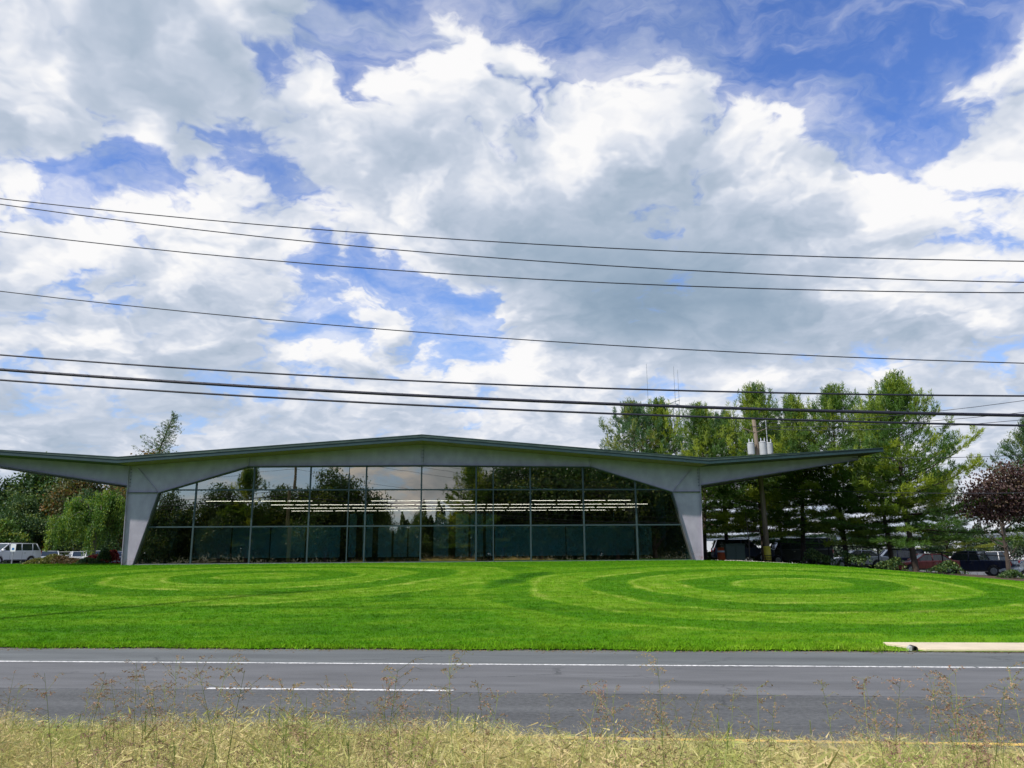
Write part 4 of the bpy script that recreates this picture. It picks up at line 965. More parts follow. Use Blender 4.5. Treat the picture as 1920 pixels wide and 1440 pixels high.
# weeping cherry: hanging curtains of leaf
def weeping_mesh(name, seed, m):
    rng = np.random.default_rng(seed); rr = random.Random(seed); tb = MB(); V, tone = [], []
    tb.tube([(0, 0, -.3), (.1, 0, 1.4), (0, 0, 2.6)], [.30, .22, .17], 8, cap=False)
    for k in range(34):                         # arching limbs, each carrying hanging strands
        a = k*2.4+rr.uniform(-.3, .3); L_ = rr.uniform(1.6, 4.6); cx = math.cos(a)*L_*1.1; cy = math.sin(a)*L_*.75
        lobe = 1.0 if abs(cx-.3) > .8 else .72    # a dip between two domes
        top = (6.3-.13*L_*L_+rr.uniform(-.5, .4))*lobe
        p = [Vector((0, 0, 2.5)), Vector((cx*.35, cy*.35, 2.5+(top-2.5)*.8)), Vector((cx*.7, cy*.7, top)), Vector((cx, cy, top-.5))]
        tb.tube(p, [.09, .06, .035, .015], 4, cap=False)
        for j in range(26):
            q = rr.uniform(.35, 1.0); i = min(2, int(q*3)); c = p[i].lerp(p[i+1], q*3-i); c = c+Vector((rr.gauss(0, .35), rr.gauss(0, .35), rr.uniform(-.1, .2)))
            hang = rr.uniform(.4, 1.0)*(1.2+1.6*abs(math.sin(k*1.7))); n = int(24*hang+8); zz = rng.uniform(0, 1, n)**1.1*hang
            P = np.array(c)+np.stack([rng.normal(0, .13, n), rng.normal(0, .13, n), -zz], 1); P[:, 2] = np.maximum(P[:, 2], .5)
            nn = rng.normal(size=(n, 3))+np.array([0, 0, .3]); nn, s_, u_ = frame_vecs(nn); L2 = .17*rng.uniform(.6, 1.3, (n, 1))
            V.append(np.stack([P-s_*L2*.5, P-u_*L2*.3, P+s_*L2*.5, P+u_*L2*.3], 1)); tone.append(np.full(n, rr.random()**1.5))
    return tb.mesh(name+'_trunk', M['bark_grey'], True), np_mesh(name+'_crown', np.concatenate(V), 4, m, attr=np.concatenate(tone))
M['leaf_weep'] = leafmat('leaf_weep', (0.022, 0.085, 0.012), (0.105, 0.235, 0.02), (0.22, 0.31, 0.03), 0.40, 0.7)
DW = weeping_mesh('weeping_cherry', 24, M['leaf_weep'])
place_tree('weeping_tree', DW, (-37.4, 70.0, 1.38), 'weeping cherry with hanging bright green branches left of the building', None, s=0.84, sz=1.06)
# leaning spruce behind the roof
def spruce_mesh(name, seed, h):
    rng = np.random.default_rng(seed); rr = random.Random(seed); tb = MB()
    def ax(z): q = z/h; return np.array([0.15*math.sin(q*9)+2.3*max(0, q-.72)**1.3*3.2, 0, z])
    tb.tube([ax(h*q) for q in np.linspace(0, 1, 14)], [.26*(1-.93*q)+.01 for q in np.linspace(0, 1, 14)], 7, cap=False)
    TP, TD, tone = [], [], []; z = 2.0
    while z < h:
        q = z/h; L0 = 5.6*(1-q)**.95+.25
        for b in range(rr.randint(3, 5)):
            a = rr.uniform(0, 6.28); L_ = L0*rr.choice((.45, .8, 1.0, 1.25)); dv = np.array([math.cos(a), math.sin(a), .25-.1*q]); p0 = ax(z); n_ = max(3, int(L_/.24)); last = p0
            for i in range(1, n_+1):
                f_ = i/n_; p = p0+dv*L_*f_+np.array([0, 0, .35*L_*f_*f_-.25*math.sin(f_*3)]); last = p
                if rr.random() < (.85 if f_ > .25 else .3):
                    for _ in range(4): TP.append(p+np.array([rr.gauss(0, .12), rr.gauss(0, .09), rr.gauss(0, .05)])); TD.append(dv+np.array([rr.gauss(0, .5), rr.gauss(0, .5), rr.uniform(0, .9)])); tone.append(rr.random()*.6)
            tb.tube([p0, (p0+last)/2, last], [.03, .02, .006], 3, cap=False)
        z += rr.uniform(.22, .42)
    for k in range(46):        # the side tuft hanging off the bent top
        f_ = k/46; p = ax(h*.90)+np.array([1.5*f_, .1, .35*math.sin(f_*3)-.55*f_*f_]); TP.append(p+rng.normal(0, .1, 3)); TD.append(np.array([.5, rr.gauss(0, .4), rr.gauss(-.5, .4)])); tone.append(.9)
    q = needles(np.array(TP), np.array(TD), 5, .10, .24, .045, .5, rng)
    return tb.mesh(name+'_trunk', M['bark'], True), np_mesh(name+'_crown', q, 4, M['pine'], attr=np.repeat(np.array(tone), 5))
SP = spruce_mesh('leaning_spruce', 31, 16.4)
place_tree('spruce_tree', SP, (-38.9, 84.0, 1.0), 'lone conifer with a bent top standing up behind the left roof slope', None, crown_mat=M['pine_blue'], s=1.0)
# woods that read as one dark mass: far left, and across the near side of the road (mirrored)
def woods(name, seed, pts, label, m, n=5200, ls=.42):
    rng = np.random.default_rng(seed); V = []; tone = []
    for (x, y, z, w, h) in pts:
        P = rng.normal(0, .42, (n, 3)); P[:, 0] *= w; P[:, 1] *= w*.5; r_ = np.clip(np.abs(P[:, 0])/w/1.2, 0, 1)
        P[:, 2] = h*np.sqrt(1-r_**2)*rng.uniform(.0, 1.0, n)**.6*(1+.22*np.sin(P[:, 0]*2.1+x)+.12*np.sin(P[:, 0]*5.3)); P += np.array([x, y, z])
        nn = rng.normal(size=(n, 3))+np.array([0, 0, .7]); nn, s_, u_ = frame_vecs(nn); L_ = ls*rng.uniform(.6, 1.4, (n, 1))
        V.append(np.stack([P-s_*L_*.5, P-u_*L_*.35, P+s_*L_*.5, P+u_*L_*.35], 1)); tone.append(rng.uniform(0, 1, n)**3)
    tag(link(name, np_mesh(name, np.concatenate(V), 4, m, attr=np.concatenate(tone))), label, kind='stuff')
rw = random.Random(12)
woods('lot_undergrowth', 9, [(x, 69.5+rw.uniform(-.6, .6), float(zg(x, 69.5))-.1, 1.6, 1.15-max(0, x-24)*.035+rw.uniform(-.1, .1)) for x in np.arange(13.5, 34, 1.3)], 'dark low undergrowth behind the vehicles under the pines', M['leaf_dark'], 1300, .16)
woods('distant_woods', 5, [(x, 112+rw.uniform(-3, 3), 1.0, 5, 7.5+rw.uniform(-1.5, 2)) for x in range(-108, -22, 6)], 'dark woods beyond the left car park', M['leaf_dark'])
woods('roadside_woods', 6, [(x, -44+rw.uniform(-3, 3), .4, 5, 7.0+rw.uniform(-1.2, 1.6)) for x in range(-78, 84, 6)], 'dark woods across the road, mirrored low in the glass', M['leaf_dark'], 4200)
woods('roadside_undergrowth', 7, [(x, -26+rw.uniform(-2, 2), .4, 4, 3.6+rw.uniform(-1.2, 1.2)+(2.5 if abs(x+8) > 9 else -.4)) for x in range(-60, 70, 5)], 'dark undergrowth beneath the roadside trees, mirrored in the glass', M['leaf_dark'], 3600, .3)
# purple leaved tree on the right
DP = leafy_mesh('purple_plum', 25, 7.0, [(0, 0, 5.2, 1.9, 1.9, 1.4), (-1.3, .2, 4.7, 1.2, 1.2, .9), (1.4, 0, 5.0, 1.5, 1.4, 1.2), (.3, -.6, 6.2, 1.2, 1.2, .9), (2.5, .2, 4.3, 1.1, 1.1, .9), (-.6, 0, 3.9, 1.1, 1, .6)], 11000, .17, M['leaf_purple'], tr_=.11)
place_tree('plum_tree', DP, (31.4, 50.2, float(zg(31.4, 50.2))), 'purple leaved ornamental tree at the right edge of the picture', None, s=1.0)
# trees on the camera's side of the road: they stand in the reflections
RT = 'trees on the near side of the road seen in the glass'
FZ = 0.45
for i, (ms, x, y, top, lb, cm) in enumerate([(PD, -28.4, -22, 13.6, 'slim conifer mirrored in the second glass bay', None), (DA, -32.5, -24, 12.6, 'broad tree mirrored under the left haunch', None), (DB, -24.0, -27, 12.2, 'tree mirrored beside the reflected utility pole', None),
        (DA, -17.0, -21, 14.6, 'large round tree mirrored left of the sky gap', None), (DB, -13.4, -23, 13.6, 'tree mirrored at the left rim of the sky gap', None), (PC, 4.6, -22, 15.2, 'conifer mirrored right of the sky gap', None), (DA, 10.0, -24, 17.5, 'tall tree mirrored in the bay right of the door mullion', None),
        (DB, 15.5, -22, 18.0, 'tall tree mirrored right of the middle bays', None), (DA, 21.5, -25, 19.5, 'tall tree mirrored under the right haunch', None), (DB, 28, -22, 18.5, 'tall tree mirrored beside the right steel leg', None), (DA, 34.5, -24, 17.5, 'broad dark tree mirrored at the right end of the glass', None),
        (DA, -40.0, -26, 11.5, 'tree mirrored at the far left end of the glass', None), (DB, -9.0, -58, 9.0, 'distant tree mirrored low in the sky gap, left of the middle mullion', None), (DA, -2.0, -62, 9.4, 'distant tree mirrored low in the sky gap, at the middle mullion', None), (DB, 5, -58, 9.6, 'distant tree mirrored low at the right of the sky gap', None), (DA, -16, -60, 10, 'distant tree mirrored behind the round tree', None)]):
    base = {id(PA): 14.0, id(PB): 13.0, id(PC): 13.2, id(PD): 12.0, id(DA): 11.6, id(DB): 10.6}[id(ms)]
    place_tree('roadside_tree', ms, (x, y, FZ), lb, RT, rz=i*2.3, s=(top-FZ)/base, crown_mat=cm)

# ------------------------------------------------------------ shrubs and bed plants by the left leg
def bush(name, seed, w, d, h, n, ls, m, loc, label, group=None, cat='bush'):
    rng = np.random.default_rng(seed); P = rng.normal(0, .38, (n, 3))*np.array([w, d, 0])/1.0; P = np.clip(P, -[w, d, 9][0], w)
    rr = np.sqrt((P[:, 0]/w)**2+(P[:, 1]/d)**2); P[:, 2] = np.maximum(.02, h*np.sqrt(np.clip(1-rr**2, .02, 1))*rng.uniform(.25, 1.0, n)**.55*(1+.25*np.sin(P[:, 0]*3+seed)))
    nn = rng.normal(size=(n, 3))+np.array([0, 0, .8]); nn, s, u = frame_vecs(nn); L = ls*rng.uniform(.6, 1.3, (n, 1))
    o = link(name, np_mesh(name, np.stack([P-s*L*.5, P-u*L*.3, P+s*L*.5, P+u*L*.3], 1), 4, m, attr=rng.uniform(0, 1, n)**2), None, loc); return tag(o, label, cat, group)
M['bush_olive'] = leafmat('bush_olive', (0.07, 0.09, 0.02), (0.19, 0.21, 0.05), (0.26, 0.22, 0.07), .3, 1.5)
M['bush_brown'] = leafmat('bush_brown', (0.05, 0.045, 0.02), (0.14, 0.11, 0.05), (0.18, 0.10, 0.05), .3, 1.5)
BG = 'shrubs along the lawn edge left of the building'
zl = 1.42
bush('low_shrub', 1, 1.0, 1.0, 0.4, 2600, .12, M['bush_olive'], (-33.9, 56.2, zl), 'lowest olive shrub at the left end of the bed', BG)
bush('low_shrub', 2, 1.0, 1.0, 0.62, 3200, .12, M['bush_olive'], (-32.6, 56.0, zl), 'yellow green shrub in front of the silver sedan', BG)
bush('low_shrub', 3, 0.9, 1.0, 0.56, 3000, .12, M['bush_brown'], (-31.6, 55.6, zl), 'brownish green shrub in the middle of the bed', BG)
bush('low_shrub', 4, 0.9, 1.0, 0.5, 2600, .12, M['bush_brown'], (-30.6, 55.4, zl), 'brown shrub just left of the red leaved plants', BG)
bush('red_shrub', 5, 0.65, .8, 0.85, 2200, .16, M['leaf_red'], (-29.8, 56.0, zl), 'red leaved shrub, left one of the crimson group', 'crimson shrubs')
bush('red_shrub', 6, 0.6, .8, 0.95, 2000, .16, M['leaf_red'], (-28.9, 56.2, zl), 'red leaved shrub, tallest of the crimson group', 'crimson shrubs')
bush('red_shrub', 7, 0.5, .7, 0.85, 1600, .16, M['leaf_red'], (-28.1, 55.2, zl), 'red leaved shrub close beside the left steel leg', 'crimson shrubs')
bush('dark_shrub', 8, 0.5, .7, 0.9, 2000, .14, M['leaf_dark'], (-28.3, 54.6, zl), 'dark green shrub between the crimson plants and the steel leg', BG)
bush('dark_shrub', 9, 1.2, .7, 0.42, 2200, .13, M['leaf_dark'], (-29.1, 54.4, zl), 'low dark green shrub under the crimson plants', BG)
hr = leafmat('hedge_grey', (0.03, 0.055, 0.035), (0.08, 0.11, 0.075), (0.12, 0.15, 0.10), .2, .3)
for i, x in enumerate(np.arange(48, 92, 5.2)):
    bush('hedge_tree', 40+i, 3.6, 2.5, 4.2+.8*math.sin(i*2.1), 4200, .34, hr, (float(x), 118+1.5*math.sin(i), -0.2), '%s grey green bushy tree from the left far beyond the right car park' % ORD[i], 'far trees beyond the right car park', 'tree')
for i, (x, y, r_, h) in enumerate([(20.3, 52.6, .9, 1.1), (22.4, 51.9, 1.0, 1.2), (24.3, 51.0, .8, .9), (26.9, 49.4, .9, .7), (29.6, 47.2, .6, .4), (32.4, 45.0, .6, .4)]):
    bush('bed_shrub', 60+i, r_*1.3, r_, h, 1500, .15, M['leaf_dark'], (x, y, float(zg(x, y))), ['dark undergrowth shrub under the pines near the dark van', 'dark undergrowth shrub left of the slim pine trunks', 'small dark shrub by the twin pine trunks', 'wide dark shrub left of the pickup truck', 'small dark shrub below the pickup truck', 'small shrub at the foot of the purple tree'][i], 'undergrowth beneath the pines')
# pale fallen stones and chips along the bed edge
st = MB(); rs_ = random.Random(3)
for i in range(420):
    x = rs_.uniform(13.2, 21.2) if i > 150 else rs_.gauss(17, 2.2); y = float(lawn_end(x))+abs(rs_.gauss(0, .45))+0.02; z = float(zg(x, y))+.03; r_ = rs_.uniform(.02, .06)
    st.ball((x, y, z), (r_*1.5, r_, r_*.6), 5, 3)
tag(st.build('gravel', mat('pale_stone', (0.52, 0.47, 0.40), .9, var=.4, vscale=9)), 'pale stones scattered where the lawn meets the mulch', kind='stuff')
# thin bare trunks in the right bed
for (x, y, h, r_, m_, lb) in [(17.05, 57.0, 3.6, .05, M['bark_grey'], 'thin pale bare sapling left of the service pole'), (29.9, 47.9, 3.4, .12, M['bark'], 'thin dark bare branched tree at the far right')]:
    b = MB(); b.tube([(0, 0, -.2), (.05, 0, h*.4), (-.05, 0, h)], [r_, r_*.8, r_*.3], 6)
    rr = random.Random(int(x*10))
    for k in range(14):
        z = h*rr.uniform(.25, .95); a = rr.uniform(0, 6.28); l = rr.uniform(.5, 1.5)*(1-z/h*.5)*(1 if r_ > .08 else .4); p = Vector((0, 0, z)); q = p+Vector((math.cos(a)*l*.5, math.sin(a)*l*.5, l*.25)); w = p+Vector((math.cos(a+.2)*l, math.sin(a+.2)*l, l*.75))
        b.tube([p, q, w], [r_*.4, r_*.25, .006], 4, cap=False); b.tube([q, q+Vector((rr.uniform(-.4, .4), rr.uniform(-.4, .4), .4))], [.012, .004], 3, cap=False)
    tag(b.build('bare_tree', m_, None, (x, y, float(zg(x, y)))), lb, 'tree')

# ------------------------------------------------------------ concrete pad and drain
pad_j = [8.55, 15.4, 21.8, 28.2]
def ry(x, off): return road_y(x)+off
cp = empty('concrete_pad', 'pale concrete pad beside the road with a drain at its left end', 'concrete pad', (10, road_y(10), 0))
for i, (a, b) in enumerate(((8.35, 11.05), (11.06, 15.0), (15.01, 19.0), (19.01, 24))):
    near0 = 0.05; far = 1.06
    P = [(a, ry(a, near0)+(0 if i == 0 else 0), 0), (b, ry(b, near0), 0), (b, ry(b, far), 0), (a+(0.55 if i == 0 else 0), ry(a+(0.55 if i == 0 else 0), far), 0)]
    if i == 0: P[3] = (8.22, ry(8.22, far), 0); P[0] = (8.62, ry(8.62, near0), 0)
    b_ = MB(); zl_ = [.05, .05, .075, .075]
    top = [(p[0]-10, p[1]-road_y(10), z) for p, z in zip(P, zl_)]; bot = [(p[0], p[1], -.1) for p in top]
    b_.add(bot+top, [(3, 2, 1, 0), (4, 5, 6, 7), (0, 1, 5, 4), (1, 2, 6, 5), (2, 3, 7, 6), (3, 0, 4, 7)])
    b_.build('concrete_slab', M['concrete'], cp, bevel=.012)
dr = empty('drain_pipe', 'short dark drain pipe end with a pale collar at the tip of the concrete pad', 'drain pipe', (8.40, road_y(8.40)+0.06, 0.0), RA); dr.scale = (.52, .6, .6)
b_ = MB(); n_ = 14
for r0_, r1_ in ((.075, .10),):
    vs, fs = [], []
    for j in range(n_):
        a = 2*math.pi*j/n_
        for rr_, yy in ((r0_, -.12), (r1_, -.12), (r1_, .3), (r0_, .3)): vs.append((math.cos(a)*rr_, yy, .09+math.sin(a)*rr_))
    for j in range(n_):
        k2 = (j+1) % n_
        for q in range(4): fs.append((j*4+q, j*4+(q+1) % 4, k2*4+(q+1) % 4, k2*4+q))
    b_.add(vs, fs)
b_.build('pipe_wall', M['black'], dr, smooth=True)
MB().prism([(-.26, 0), (-.12, 0), (-.09, .16), (-.16, .20), (-.26, .12)], -.10, .1).build('collar', mat('pale_collar', (.34, .35, .36), .8), dr, bevel=.02)
gr = MB(); rs_ = random.Random(17)
for i in range(1500):
    x = rs_.uniform(-26, 8.2); y = edge_y(x)-abs(rs_.gauss(0, .16))*(1.4 if math.sin(x*.9) > .3 else .6); r_ = rs_.uniform(.006, .020)
    gr.ball((x, y, .004), (r_*rs_.uniform(1, 2), r_, r_*.45), 5, 2)
tag(gr.build('grit', mat('road_grit', (.20, .15, .09), .95, var=.6, vscale=9)), 'brown grit and clippings lying along the far road edge', kind='stuff')
# dirt washed over the edge of the pad
dm = MB(); rs_ = random.Random(8)
for i in range(700):
    x = rs_.uniform(8.3, 15); y = ry(x, 0.03-abs(rs_.gauss(0, .07+.01*(x-8)))); r_ = rs_.uniform(.008, .028)
    dm.ball((x, y, .006), (r_*1.6, r_, r_*.5), 5, 2)
tag(dm.build('dirt', mat('washed_dirt', (.10, .075, .045), .95, var=.4, vscale=9)), 'brown dirt and debris washed along the edge of the pad', kind='stuff')

# ------------------------------------------------------------ vehicles
M['car_glass'] = mat('car_window', (0.02, 0.028, 0.032), 0.08, spec=0.8)
M['rim'] = mat('wheel_rim', (0.45, 0.46, 0.48), 0.3, metal=0.7)
M['headlamp'] = mat('headlamp_lens', (0.75, 0.76, 0.78), 0.15)
M['taillamp'] = mat('tail_lamp_lens', (0.40, 0.015, 0.02), 0.2)
M['chrome'] = mat('chrome_trim', (0.6, 0.6, 0.62), 0.2, metal=0.9)
M['plastic'] = mat('dark_bumper_plastic', (0.03, 0.03, 0.034), 0.6)
def paint_mat(n, c): return mat(n, c, 0.28, var=0.03, vscale=1.0, coat=0.6, metal=0.15)
KINDS = {
 # L, W, body outline (x, z) front at +x, belt polygon: (xb0, xb1) at belt z, roof (xr0, xr1) at roof z, wheels x, wheel r
 'minivan': dict(L=4.8, W=1.95, out=[(2.40, .42), (2.42, .70), (2.30, .88), (1.55, 1.08), (1.30, 1.14), (-2.25, 1.16), (-2.38, .95), (-2.40, .42)], belt=(1.42, -2.30, 1.10), roof=(0.55, -1.95, 1.74), ax=(1.48, -1.45), r=.33, pil=(0.55, -0.55, -1.55)),
 'sedan': dict(L=4.6, W=1.80, out=[(2.30, .38), (2.32, .62), (2.15, .78), (0.95, .93), (-1.75, .98), (-2.28, .92), (-2.32, .45)], belt=(1.05, -1.75, .93), roof=(0.25, -1.00, 1.43), ax=(1.38, -1.36), r=.32, pil=(-0.25,)),
 'suv': dict(L=4.7, W=1.88, out=[(2.32, .48), (2.34, .80), (2.2, .98), (1.05, 1.10), (-2.25, 1.15), (-2.34, .95), (-2.34, .50)], belt=(1.10, -2.28, 1.08), roof=(0.45, -2.00, 1.76), ax=(1.42, -1.40), r=.36, pil=(-0.15, -1.2)),
 'pickup': dict(L=5.7, W=1.98, out=[(2.82, .50), (2.85, .92), (2.7, 1.08), (1.45, 1.16), (-0.75, 1.18), (-2.80, 1.16), (-2.84, .60), (-2.82, .50)], belt=(1.40, -0.82, 1.14), roof=(0.75, -0.62, 1.84), ax=(1.85, -1.70), r=.40, pil=(-0.02,)),
 'van': dict(L=5.6, W=2.05, out=[(2.75, .48), (2.80, .85), (2.60, 1.08), (1.90, 1.22), (-2.75, 1.25), (-2.80, .55)], belt=(1.90, -2.76, 1.20), roof=(1.35, -2.70, 2.12), ax=(1.75, -1.70), r=.37, pil=(0.6, -0.6, -1.7)),
}
def make_vehicle(name, kind, label, cat, loc, rz, c, group):
    K = KINDS[kind]; W2 = K['W']/2; pm = paint_mat(name+'_paint', c)
    e = empty(name, label, cat, loc, rz, group)
    zb = K['out'][0][1]-.12
    # lower body with wheel arches cut in the outline
    poly = [p for p in K['out']]
    low = []
    for ax in sorted(K['ax']):
        ra = K['r']+.06
        low += [(ax-ra, zb)]+[(ax-ra*math.cos(t_), K['r']-.02+ra*math.sin(t_)) for t_ in np.linspace(.15, math.pi-.15, 8)]+[(ax+ra, zb)]
    rear_x, front_x = poly[-1][0], poly[0][0]
    P = poly+[(rear_x+.08, zb)]+low+[(front_x-.08, zb)]
    body = MB().prism(P, -W2, W2).build('body', pm, e, bevel=.06)
    xb0, xb1, z0 = K['belt']; xr0, xr1, z1 = K['roof']
    def green(yin_b, yin_t, dx, za, zb_):
        f = lambda x_b, x_r, q: x_b+(x_r-x_b)*q
        qa, qb = (za-z0)/(z1-z0), (zb_-z0)/(z1-z0); vs = []
        for q, yy in ((qa, yin_b), (qb, yin_t)):
            zz = z0+(z1-z0)*q
            for (xx, s) in ((f(xb0, xr0, q)-dx, 1), (f(xb0, xr0, q)-dx, -1), (f(xb1, xr1, q)+dx, -1), (f(xb1, xr1, q)+dx, 1)): vs.append((xx, s*yy, zz))
        return MB().add(vs, [(3, 2, 1, 0), (4, 5, 6, 7), (0, 1, 5, 4), (1, 2, 6, 5), (2, 3, 7, 6), (3, 0, 4, 7)])
    green(W2-.06, W2-.22, .03, z0-.05, z1-.03).build('window_glass', M['car_glass'], e)
    f = MB(); f.box(xr1-.02, xr0+.02, -(W2-.20), W2-.20, z1-.05, z1+.02); f.build('roof', pm, e, bevel=.03)
    pl_ = MB()
    for s in (-1, 1):
        for (a, b) in ((xb0, xr0), (xb1, xr1)): pl_.tube([(a, s*(W2-.06), z0-.03), (b, s*(W2-.215), z1-.02)], .05, 5)
        for x in K['pil']: pl_.tube([(x, s*(W2-.055), z0-.03), (x-.03, s*(W2-.21), z1-.02)], .04, 5)
        pl_.tube([(xr0, s*(W2-.21), z1-.015), (xr1, s*(W2-.21), z1-.015)], .035, 5)
    pl_.build('pillar', pm, e, smooth=True)
    for ax in K['ax']:
        for s in (-1, 1):
            ty = MB().tube([(0, -.11, 0), (0, -.10, 0), (0, .10, 0), (0, .11, 0)], [K['r']*.9, K['r'], K['r'], K['r']*.9], 18).build('wheel', M['black'], e, (ax, s*(W2-.10), K['r']))
            rm = MB(); rm.tube([(0, s*.10, 0), (0, s*.118, 0)], [K['r']*.62, K['r']*.55], 14)
            for k in range(6):
                a = k*math.pi/3; rm.tube([(math.cos(a)*.05, s*.12, math.sin(a)*.05), (math.cos(a)*K['r']*.58, s*.122, math.sin(a)*K['r']*.58)], .022, 4)
            rm.build('rim', M['rim'], ty)
    fx, fz = K['out'][1]
    for s in (-1, 1):
        MB().box(fx-.22, fx+.015, s*(W2-.28)-.2, s*(W2-.28)+.26*(1 if s > 0 else 1)-.04, fz-.10, fz+.05).build('headlight', M['headlamp'], e, bevel=.02)
        rx, rz_ = [p for p in K['out'] if p[0] < -2][0]
        MB().box(-K['L']/2-.015, -K['L']/2+.12, s*(W2-.10)-.09, s*(W2-.10)+.085, rz_-.36, rz_-.04).build('tail_light', M['taillamp'], e, bevel=.015)
        MB().box(xb0-.28, xb0-.12, s*(W2+.08)-.10, s*(W2+.08)+.10, z0+.02, z0+.17).build('mirror', pm, e, bevel=.03)
        for x in K['pil'][:2]: MB().box(x-.32, x-.15, s*(W2+.005)-.012, s*(W2+.005)+.012, z0-.18, z0-.145).build('door_handle', M['chrome'], e)
        # door shut lines
        for x in list(K['pil'])+[xb0-.15]: MB().box(x-.006, x+.006, s*W2-.004, s*W2+.003, zb+.15, z0-.06).build('door_gap', M['plastic'], e)
        MB().box(min(K['ax'])+.45, max(K['ax'])-.45, s*W2-.004, s*W2+.012, zb+.02, zb+.10).build('side_sill', M['plastic'], e)
    MB().box(-K['L']/2-.03, -K['L']/2+.06, -W2+.12, W2-.12, zb+.06, zb+.26).build('rear_bumper', M['plastic'] if kind == 'pickup' else pm, e, bevel=.02)
    MB().box(K['L']/2-.05, K['L']/2+.05, -W2+.12, W2-.12, zb+.04, zb+.22).build('front_bumper', M['plastic'], e, bevel=.02)
    MB().box(K['L']/2-.03, K['L']/2+.035, -W2+.55, W2-.55, zb+.26, fz-.02).build('grille', M['plastic'], e)
    if kind == 'pickup':
        MB().box(-2.72, -0.95, -W2+.12, W2-.12, 1.165, 1.19).build('cargo_bed', M['plastic'], e)
    if kind in ('minivan', 'suv'):
        rk = MB()
        for s in (-1, 1): rk.tube([(xr0-.25, s*(W2-.32), z1+.03), (xr0-.3, s*(W2-.32), z1+.085), (xr1+.35, s*(W2-.32), z1+.085), (xr1+.3, s*(W2-.32), z1+.03)], .018, 4)
        rk.build('roof_rack', M['plastic'], e)
    return e
GL, GR = 'vehicles in the left car park', 'vehicles in the right car park'
WHITE, SILV = (0.74, 0.75, 0.78), (0.40, 0.43, 0.47)
zv = lambda x, y: float(zg(x, y))+.03
make_vehicle('parked_minivan', 'minivan', 'white minivan with roof rack at the left edge', 'minivan', (-43.0, 67.0, 1.36), R(250), WHITE, GL)
for x, y, k, c, lb, rz in [(-43.6, 74, 'sedan', (0.50, 0.53, 0.55), 'silver sedan parked right behind the white minivan', 2.1), (-41.3, 75, 'sedan', (0.62, 0.64, 0.67), 'pale grey sedan, second from the minivan', 2.2), (-39.6, 74.2, 'sedan', WHITE, 'white sedan half hidden by the shrubs', 2.2),
                       (-37.7, 75.2, 'sedan', (0.36, 0.40, 0.46), 'grey crossover behind the crimson shrubs', 2.2), (-35.9, 74.2, 'sedan', WHITE, 'white sedan next to the left steel leg', 2.2)]:
    make_vehicle('parked_car', k, lb, 'car', (x, y, zv(x, y)), rz, c, GL)
DN = (0.014, 0.020, 0.055)
for nm, x, y, k, c, lb, cat, rz in [('pickup_truck', 34.9, 60.0, 'pickup', DN, 'dark navy pickup truck with red tail lights facing away behind the thin tree', 'pickup truck', 2.25),
        ('parked_suv', 31.3, 65.0, 'suv', (0.02, 0.03, 0.09), 'navy sport utility car between the two thickest pine trunks', 'car', 2.9), ('parked_van', 23.6, 66.0, 'van', (0.015, 0.02, 0.022), 'black van in the shade behind the slim pine trunks', 'van', 3.1),
        ('parked_car', 18.6, 64.0, 'suv', (0.03, 0.045, 0.09), 'dark blue car between the thin sapling and the service pole', 'car', -.12), ('parked_car', 28.0, 64.5, 'sedan', (0.45, 0.47, 0.50), 'silver car in the shade right of the black van', 'car', 3.0),
        ('parked_car', 41.6, 64.5, 'sedan', (0.42, 0.02, 0.02), 'red car at the right edge behind the purple tree', 'car', 3.0), ('parked_car', 37.7, 57.0, 'sedan', SILV, 'silver car whose roof shows at the lower right edge of the lot', 'car', 3.1),
        ('parked_car', 31.8, 61.0, 'sedan', (0.30, 0.05, 0.05), 'red car low between the thick trunk and the pickup', 'car', 3.0), ('parked_van', 42.0, 72.0, 'van', WHITE, 'white van farther back beyond the pickup', 'van', 3.1)]:
    make_vehicle(nm, k, lb, cat, (x, y, zv(x, y)), rz, c, GR)
# cabinet and orange barrel beneath the pines
cb = empty('utility_cabinet', 'grey green utility cabinet under the pines right of the steel leg', 'cabinet', (16.6, 59.5, zv(16.6, 59.5)), 0.1)
MB().box(-.75, .75, -.5, .5, .06, 1.25).build('cabinet_body', mat('cabinet_green', (.10, .15, .11), .6, var=.15), cb, bevel=.03)
MB().box(-.80, .80, -.55, .55, 1.252, 1.32).build('cabinet_lid', mat('cabinet_lid', (.14, .19, .15), .6), cb, bevel=.02)
for s in (-1, 1): MB().box(s*.37-.33, s*.37+.33, -.53, -.503, .18, 1.12).build('cabinet_door', mat('cabinet_door', (.12, .17, .13), .6), cb, bevel=.008)
ob = empty('traffic_barrel', 'orange plastic barrel in the shade beside the steel leg', 'barrel', (15.45, 58.6, zv(15.45, 58.6)))
MB().tube([(0, 0, 0), (0, 0, .08), (0, 0, .09), (0, 0, .5), (0, 0, .52), (0, 0, 1.0)], [.36, .36, .30, .28, .26, .23], 16).build('barrel_body', mat('orange_plastic', (.50, .09, .02), .55, var=.1), ob, smooth=True)
for z in (.25, .65): MB().tube([(0, 0, z), (0, 0, z+.12)], [.302-.04*z, .297-.05*z], 16).build('barrel_band', mat('band_white', (.7, .7, .7), .5), ob)
# small sign in front of the minivan
sg = empty('parking_sign', 'small white parking sign with a blue square on a post before the minivan', 'sign', (-39.4, 62.0, 1.42), 0.05)
MB().tube([(0, 0, 0), (0, 0, 1.5)], .035, 6).build('post', M['galv'], sg)
pn = MB().box(-.20, .20, -.06, -.045, .98, 1.56).build('panel', mat('sign_white', (.8, .82, .84), .5), sg, bevel=.004)
MB().box(-.085, .085, -.066, -.0605, 1.10, 1.27).build('blue_square', mat('sign_blue', (.02, .16, .42), .5), pn)

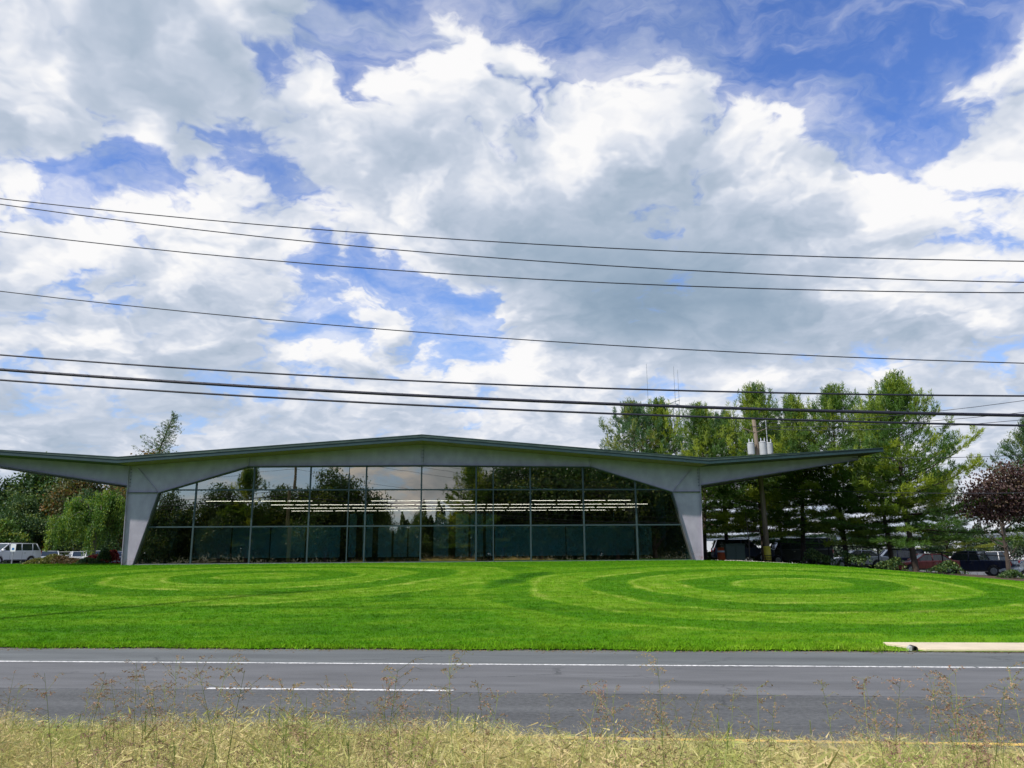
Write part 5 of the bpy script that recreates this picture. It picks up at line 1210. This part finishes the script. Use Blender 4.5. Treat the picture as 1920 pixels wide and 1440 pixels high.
# ------------------------------------------------------------ fences
def fence(name, pts, h, label, m, n_rails=(1.0,), mesh=True):
    e = empty(name, label, 'fence', (pts[0][0], pts[0][1], 0), 0)
    px = [];
    for (a, b) in zip(pts[:-1], pts[1:]):
        L_ = math.hypot(b[0]-a[0], b[1]-a[1]); n = max(1, int(L_/3.0))
        for i in range(n): px.append((a[0]+(b[0]-a[0])*i/n, a[1]+(b[1]-a[1])*i/n))
    px.append(pts[-1][:2])
    o = (pts[0][0], pts[0][1])
    P3 = [(x-o[0], y-o[1], float(zg(x, y))) for x, y in px]
    for p in P3: MB().tube([(p[0], p[1], p[2]-.2), (p[0], p[1], p[2]+h)], .045, 6).build('post', m, e)
    for r_ in n_rails: MB().tube([(p[0], p[1], p[2]+h*r_-.03) for p in P3], .035, 5).build('rail', m, e)
    w = MB()
    for a, b in zip(P3[:-1], P3[1:]):
        for k in range(10):
            for s in (0, 1):
                x0_, x1_ = (k/10, (k+1)/10); za, zb_ = (.1, h-.05) if s else (h-.05, .1)
                p = [a[q]+(b[q]-a[q])*x0_ for q in range(3)]; q_ = [a[q]+(b[q]-a[q])*x1_ for q in range(3)]
                w.tube([(p[0], p[1], p[2]+za), (q_[0], q_[1], q_[2]+zb_)], .006, 3, cap=False)
    w.build('wire_mesh', m, e)
fence('chain_fence', [(-62, 77), (-24, 78.5)], 1.5, 'grey chain link fence behind the left car park', mat('fence_grey', (.16, .17, .17), .6))
fence('chain_fence', [(19.5, 57.4), (26, 56.2), (34, 54.2), (44, 52)], 1.5, 'black railed fence running behind the pine trunks', M['black'])

# ------------------------------------------------------------ far building and mast
wb_ = empty('warehouse', 'long white industrial building far behind the pines', 'building', (58, 150, 0), 0.05)
M['wh'] = mat('warehouse_panel', (0.78, 0.78, 0.80), .6, var=.05, vscale=.2)
for i in range(16): MB().box(-30+i*6+.03, -24+i*6-.03, 0, 24, -1, 4.6).build('wall_panel', M['wh'], wb_)
MB().box(-30.4, 66.4, -.4, 24.4, 4.602, 5.0).build('roof', M['galv'], wb_)
for i in range(5): MB().box(-20+i*16, -16+i*16, -.06, .02, -.5, 3.4).build('dock_door', mat('dock_door', (.5, .52, .55), .6), wb_)
ms_ = empty('radio_mast', 'lattice radio mast with three whip antennas rising behind the pines', 'radio mast', (22.9, 110, .2), 0.2)
M['mast'] = mat('mast_steel', (.20, .24, .27), .6)
lt_ = MB()
for s, q in ((-.9, -.9), (.9, -.9), (.9, .9), (-.9, .9)): lt_.tube([(s*2, q*2, 0), (s, q, 22.6)], .08, 5)
for z in np.arange(1, 22.7, 1.8):
    k = 2-(z/22.6); c4 = [(-.9*k, -.9*k, z), (.9*k, -.9*k, z), (.9*k, .9*k, z), (-.9*k, .9*k, z)]
    k2 = 2-((z+1.8)/22.6) if z+1.8 < 22.7 else k
    for j in range(4):
        lt_.tube([c4[j], c4[(j+1) % 4]], .04, 4)
        if z+1.8 < 22.7: lt_.tube([c4[j], tuple(v*(k2/k) if i < 2 else v+1.8 for i, v in enumerate(c4[(j+1) % 4]))], .035, 4)
lt_.build('lattice', M['mast'], ms_)
MB().tube([(-1.6, 0, 22.2), (1.6, 0, 23.4)], .06, 5).build('antenna_boom', M['mast'], ms_)
for x, z0_, z1_ in ((-3.3, 20.8, 28.6), (.9, 22.8, 28.4), (1.5, 20.2, 27.9)):
    MB().tube([(x, 0, z0_), (x, 0, z1_)], [.04, .022], 5).build('whip_antenna', M['mast'], ms_)
MB().tube([(-3.3, 0, 21), (-.9, 0, 21.2)], .05, 5).build('antenna_arm', M['mast'], ms_)
MB().tube([(1.5, 0, 20.8), (.9, 0, 20.8)], .05, 5).build('antenna_arm', M['mast'], ms_)
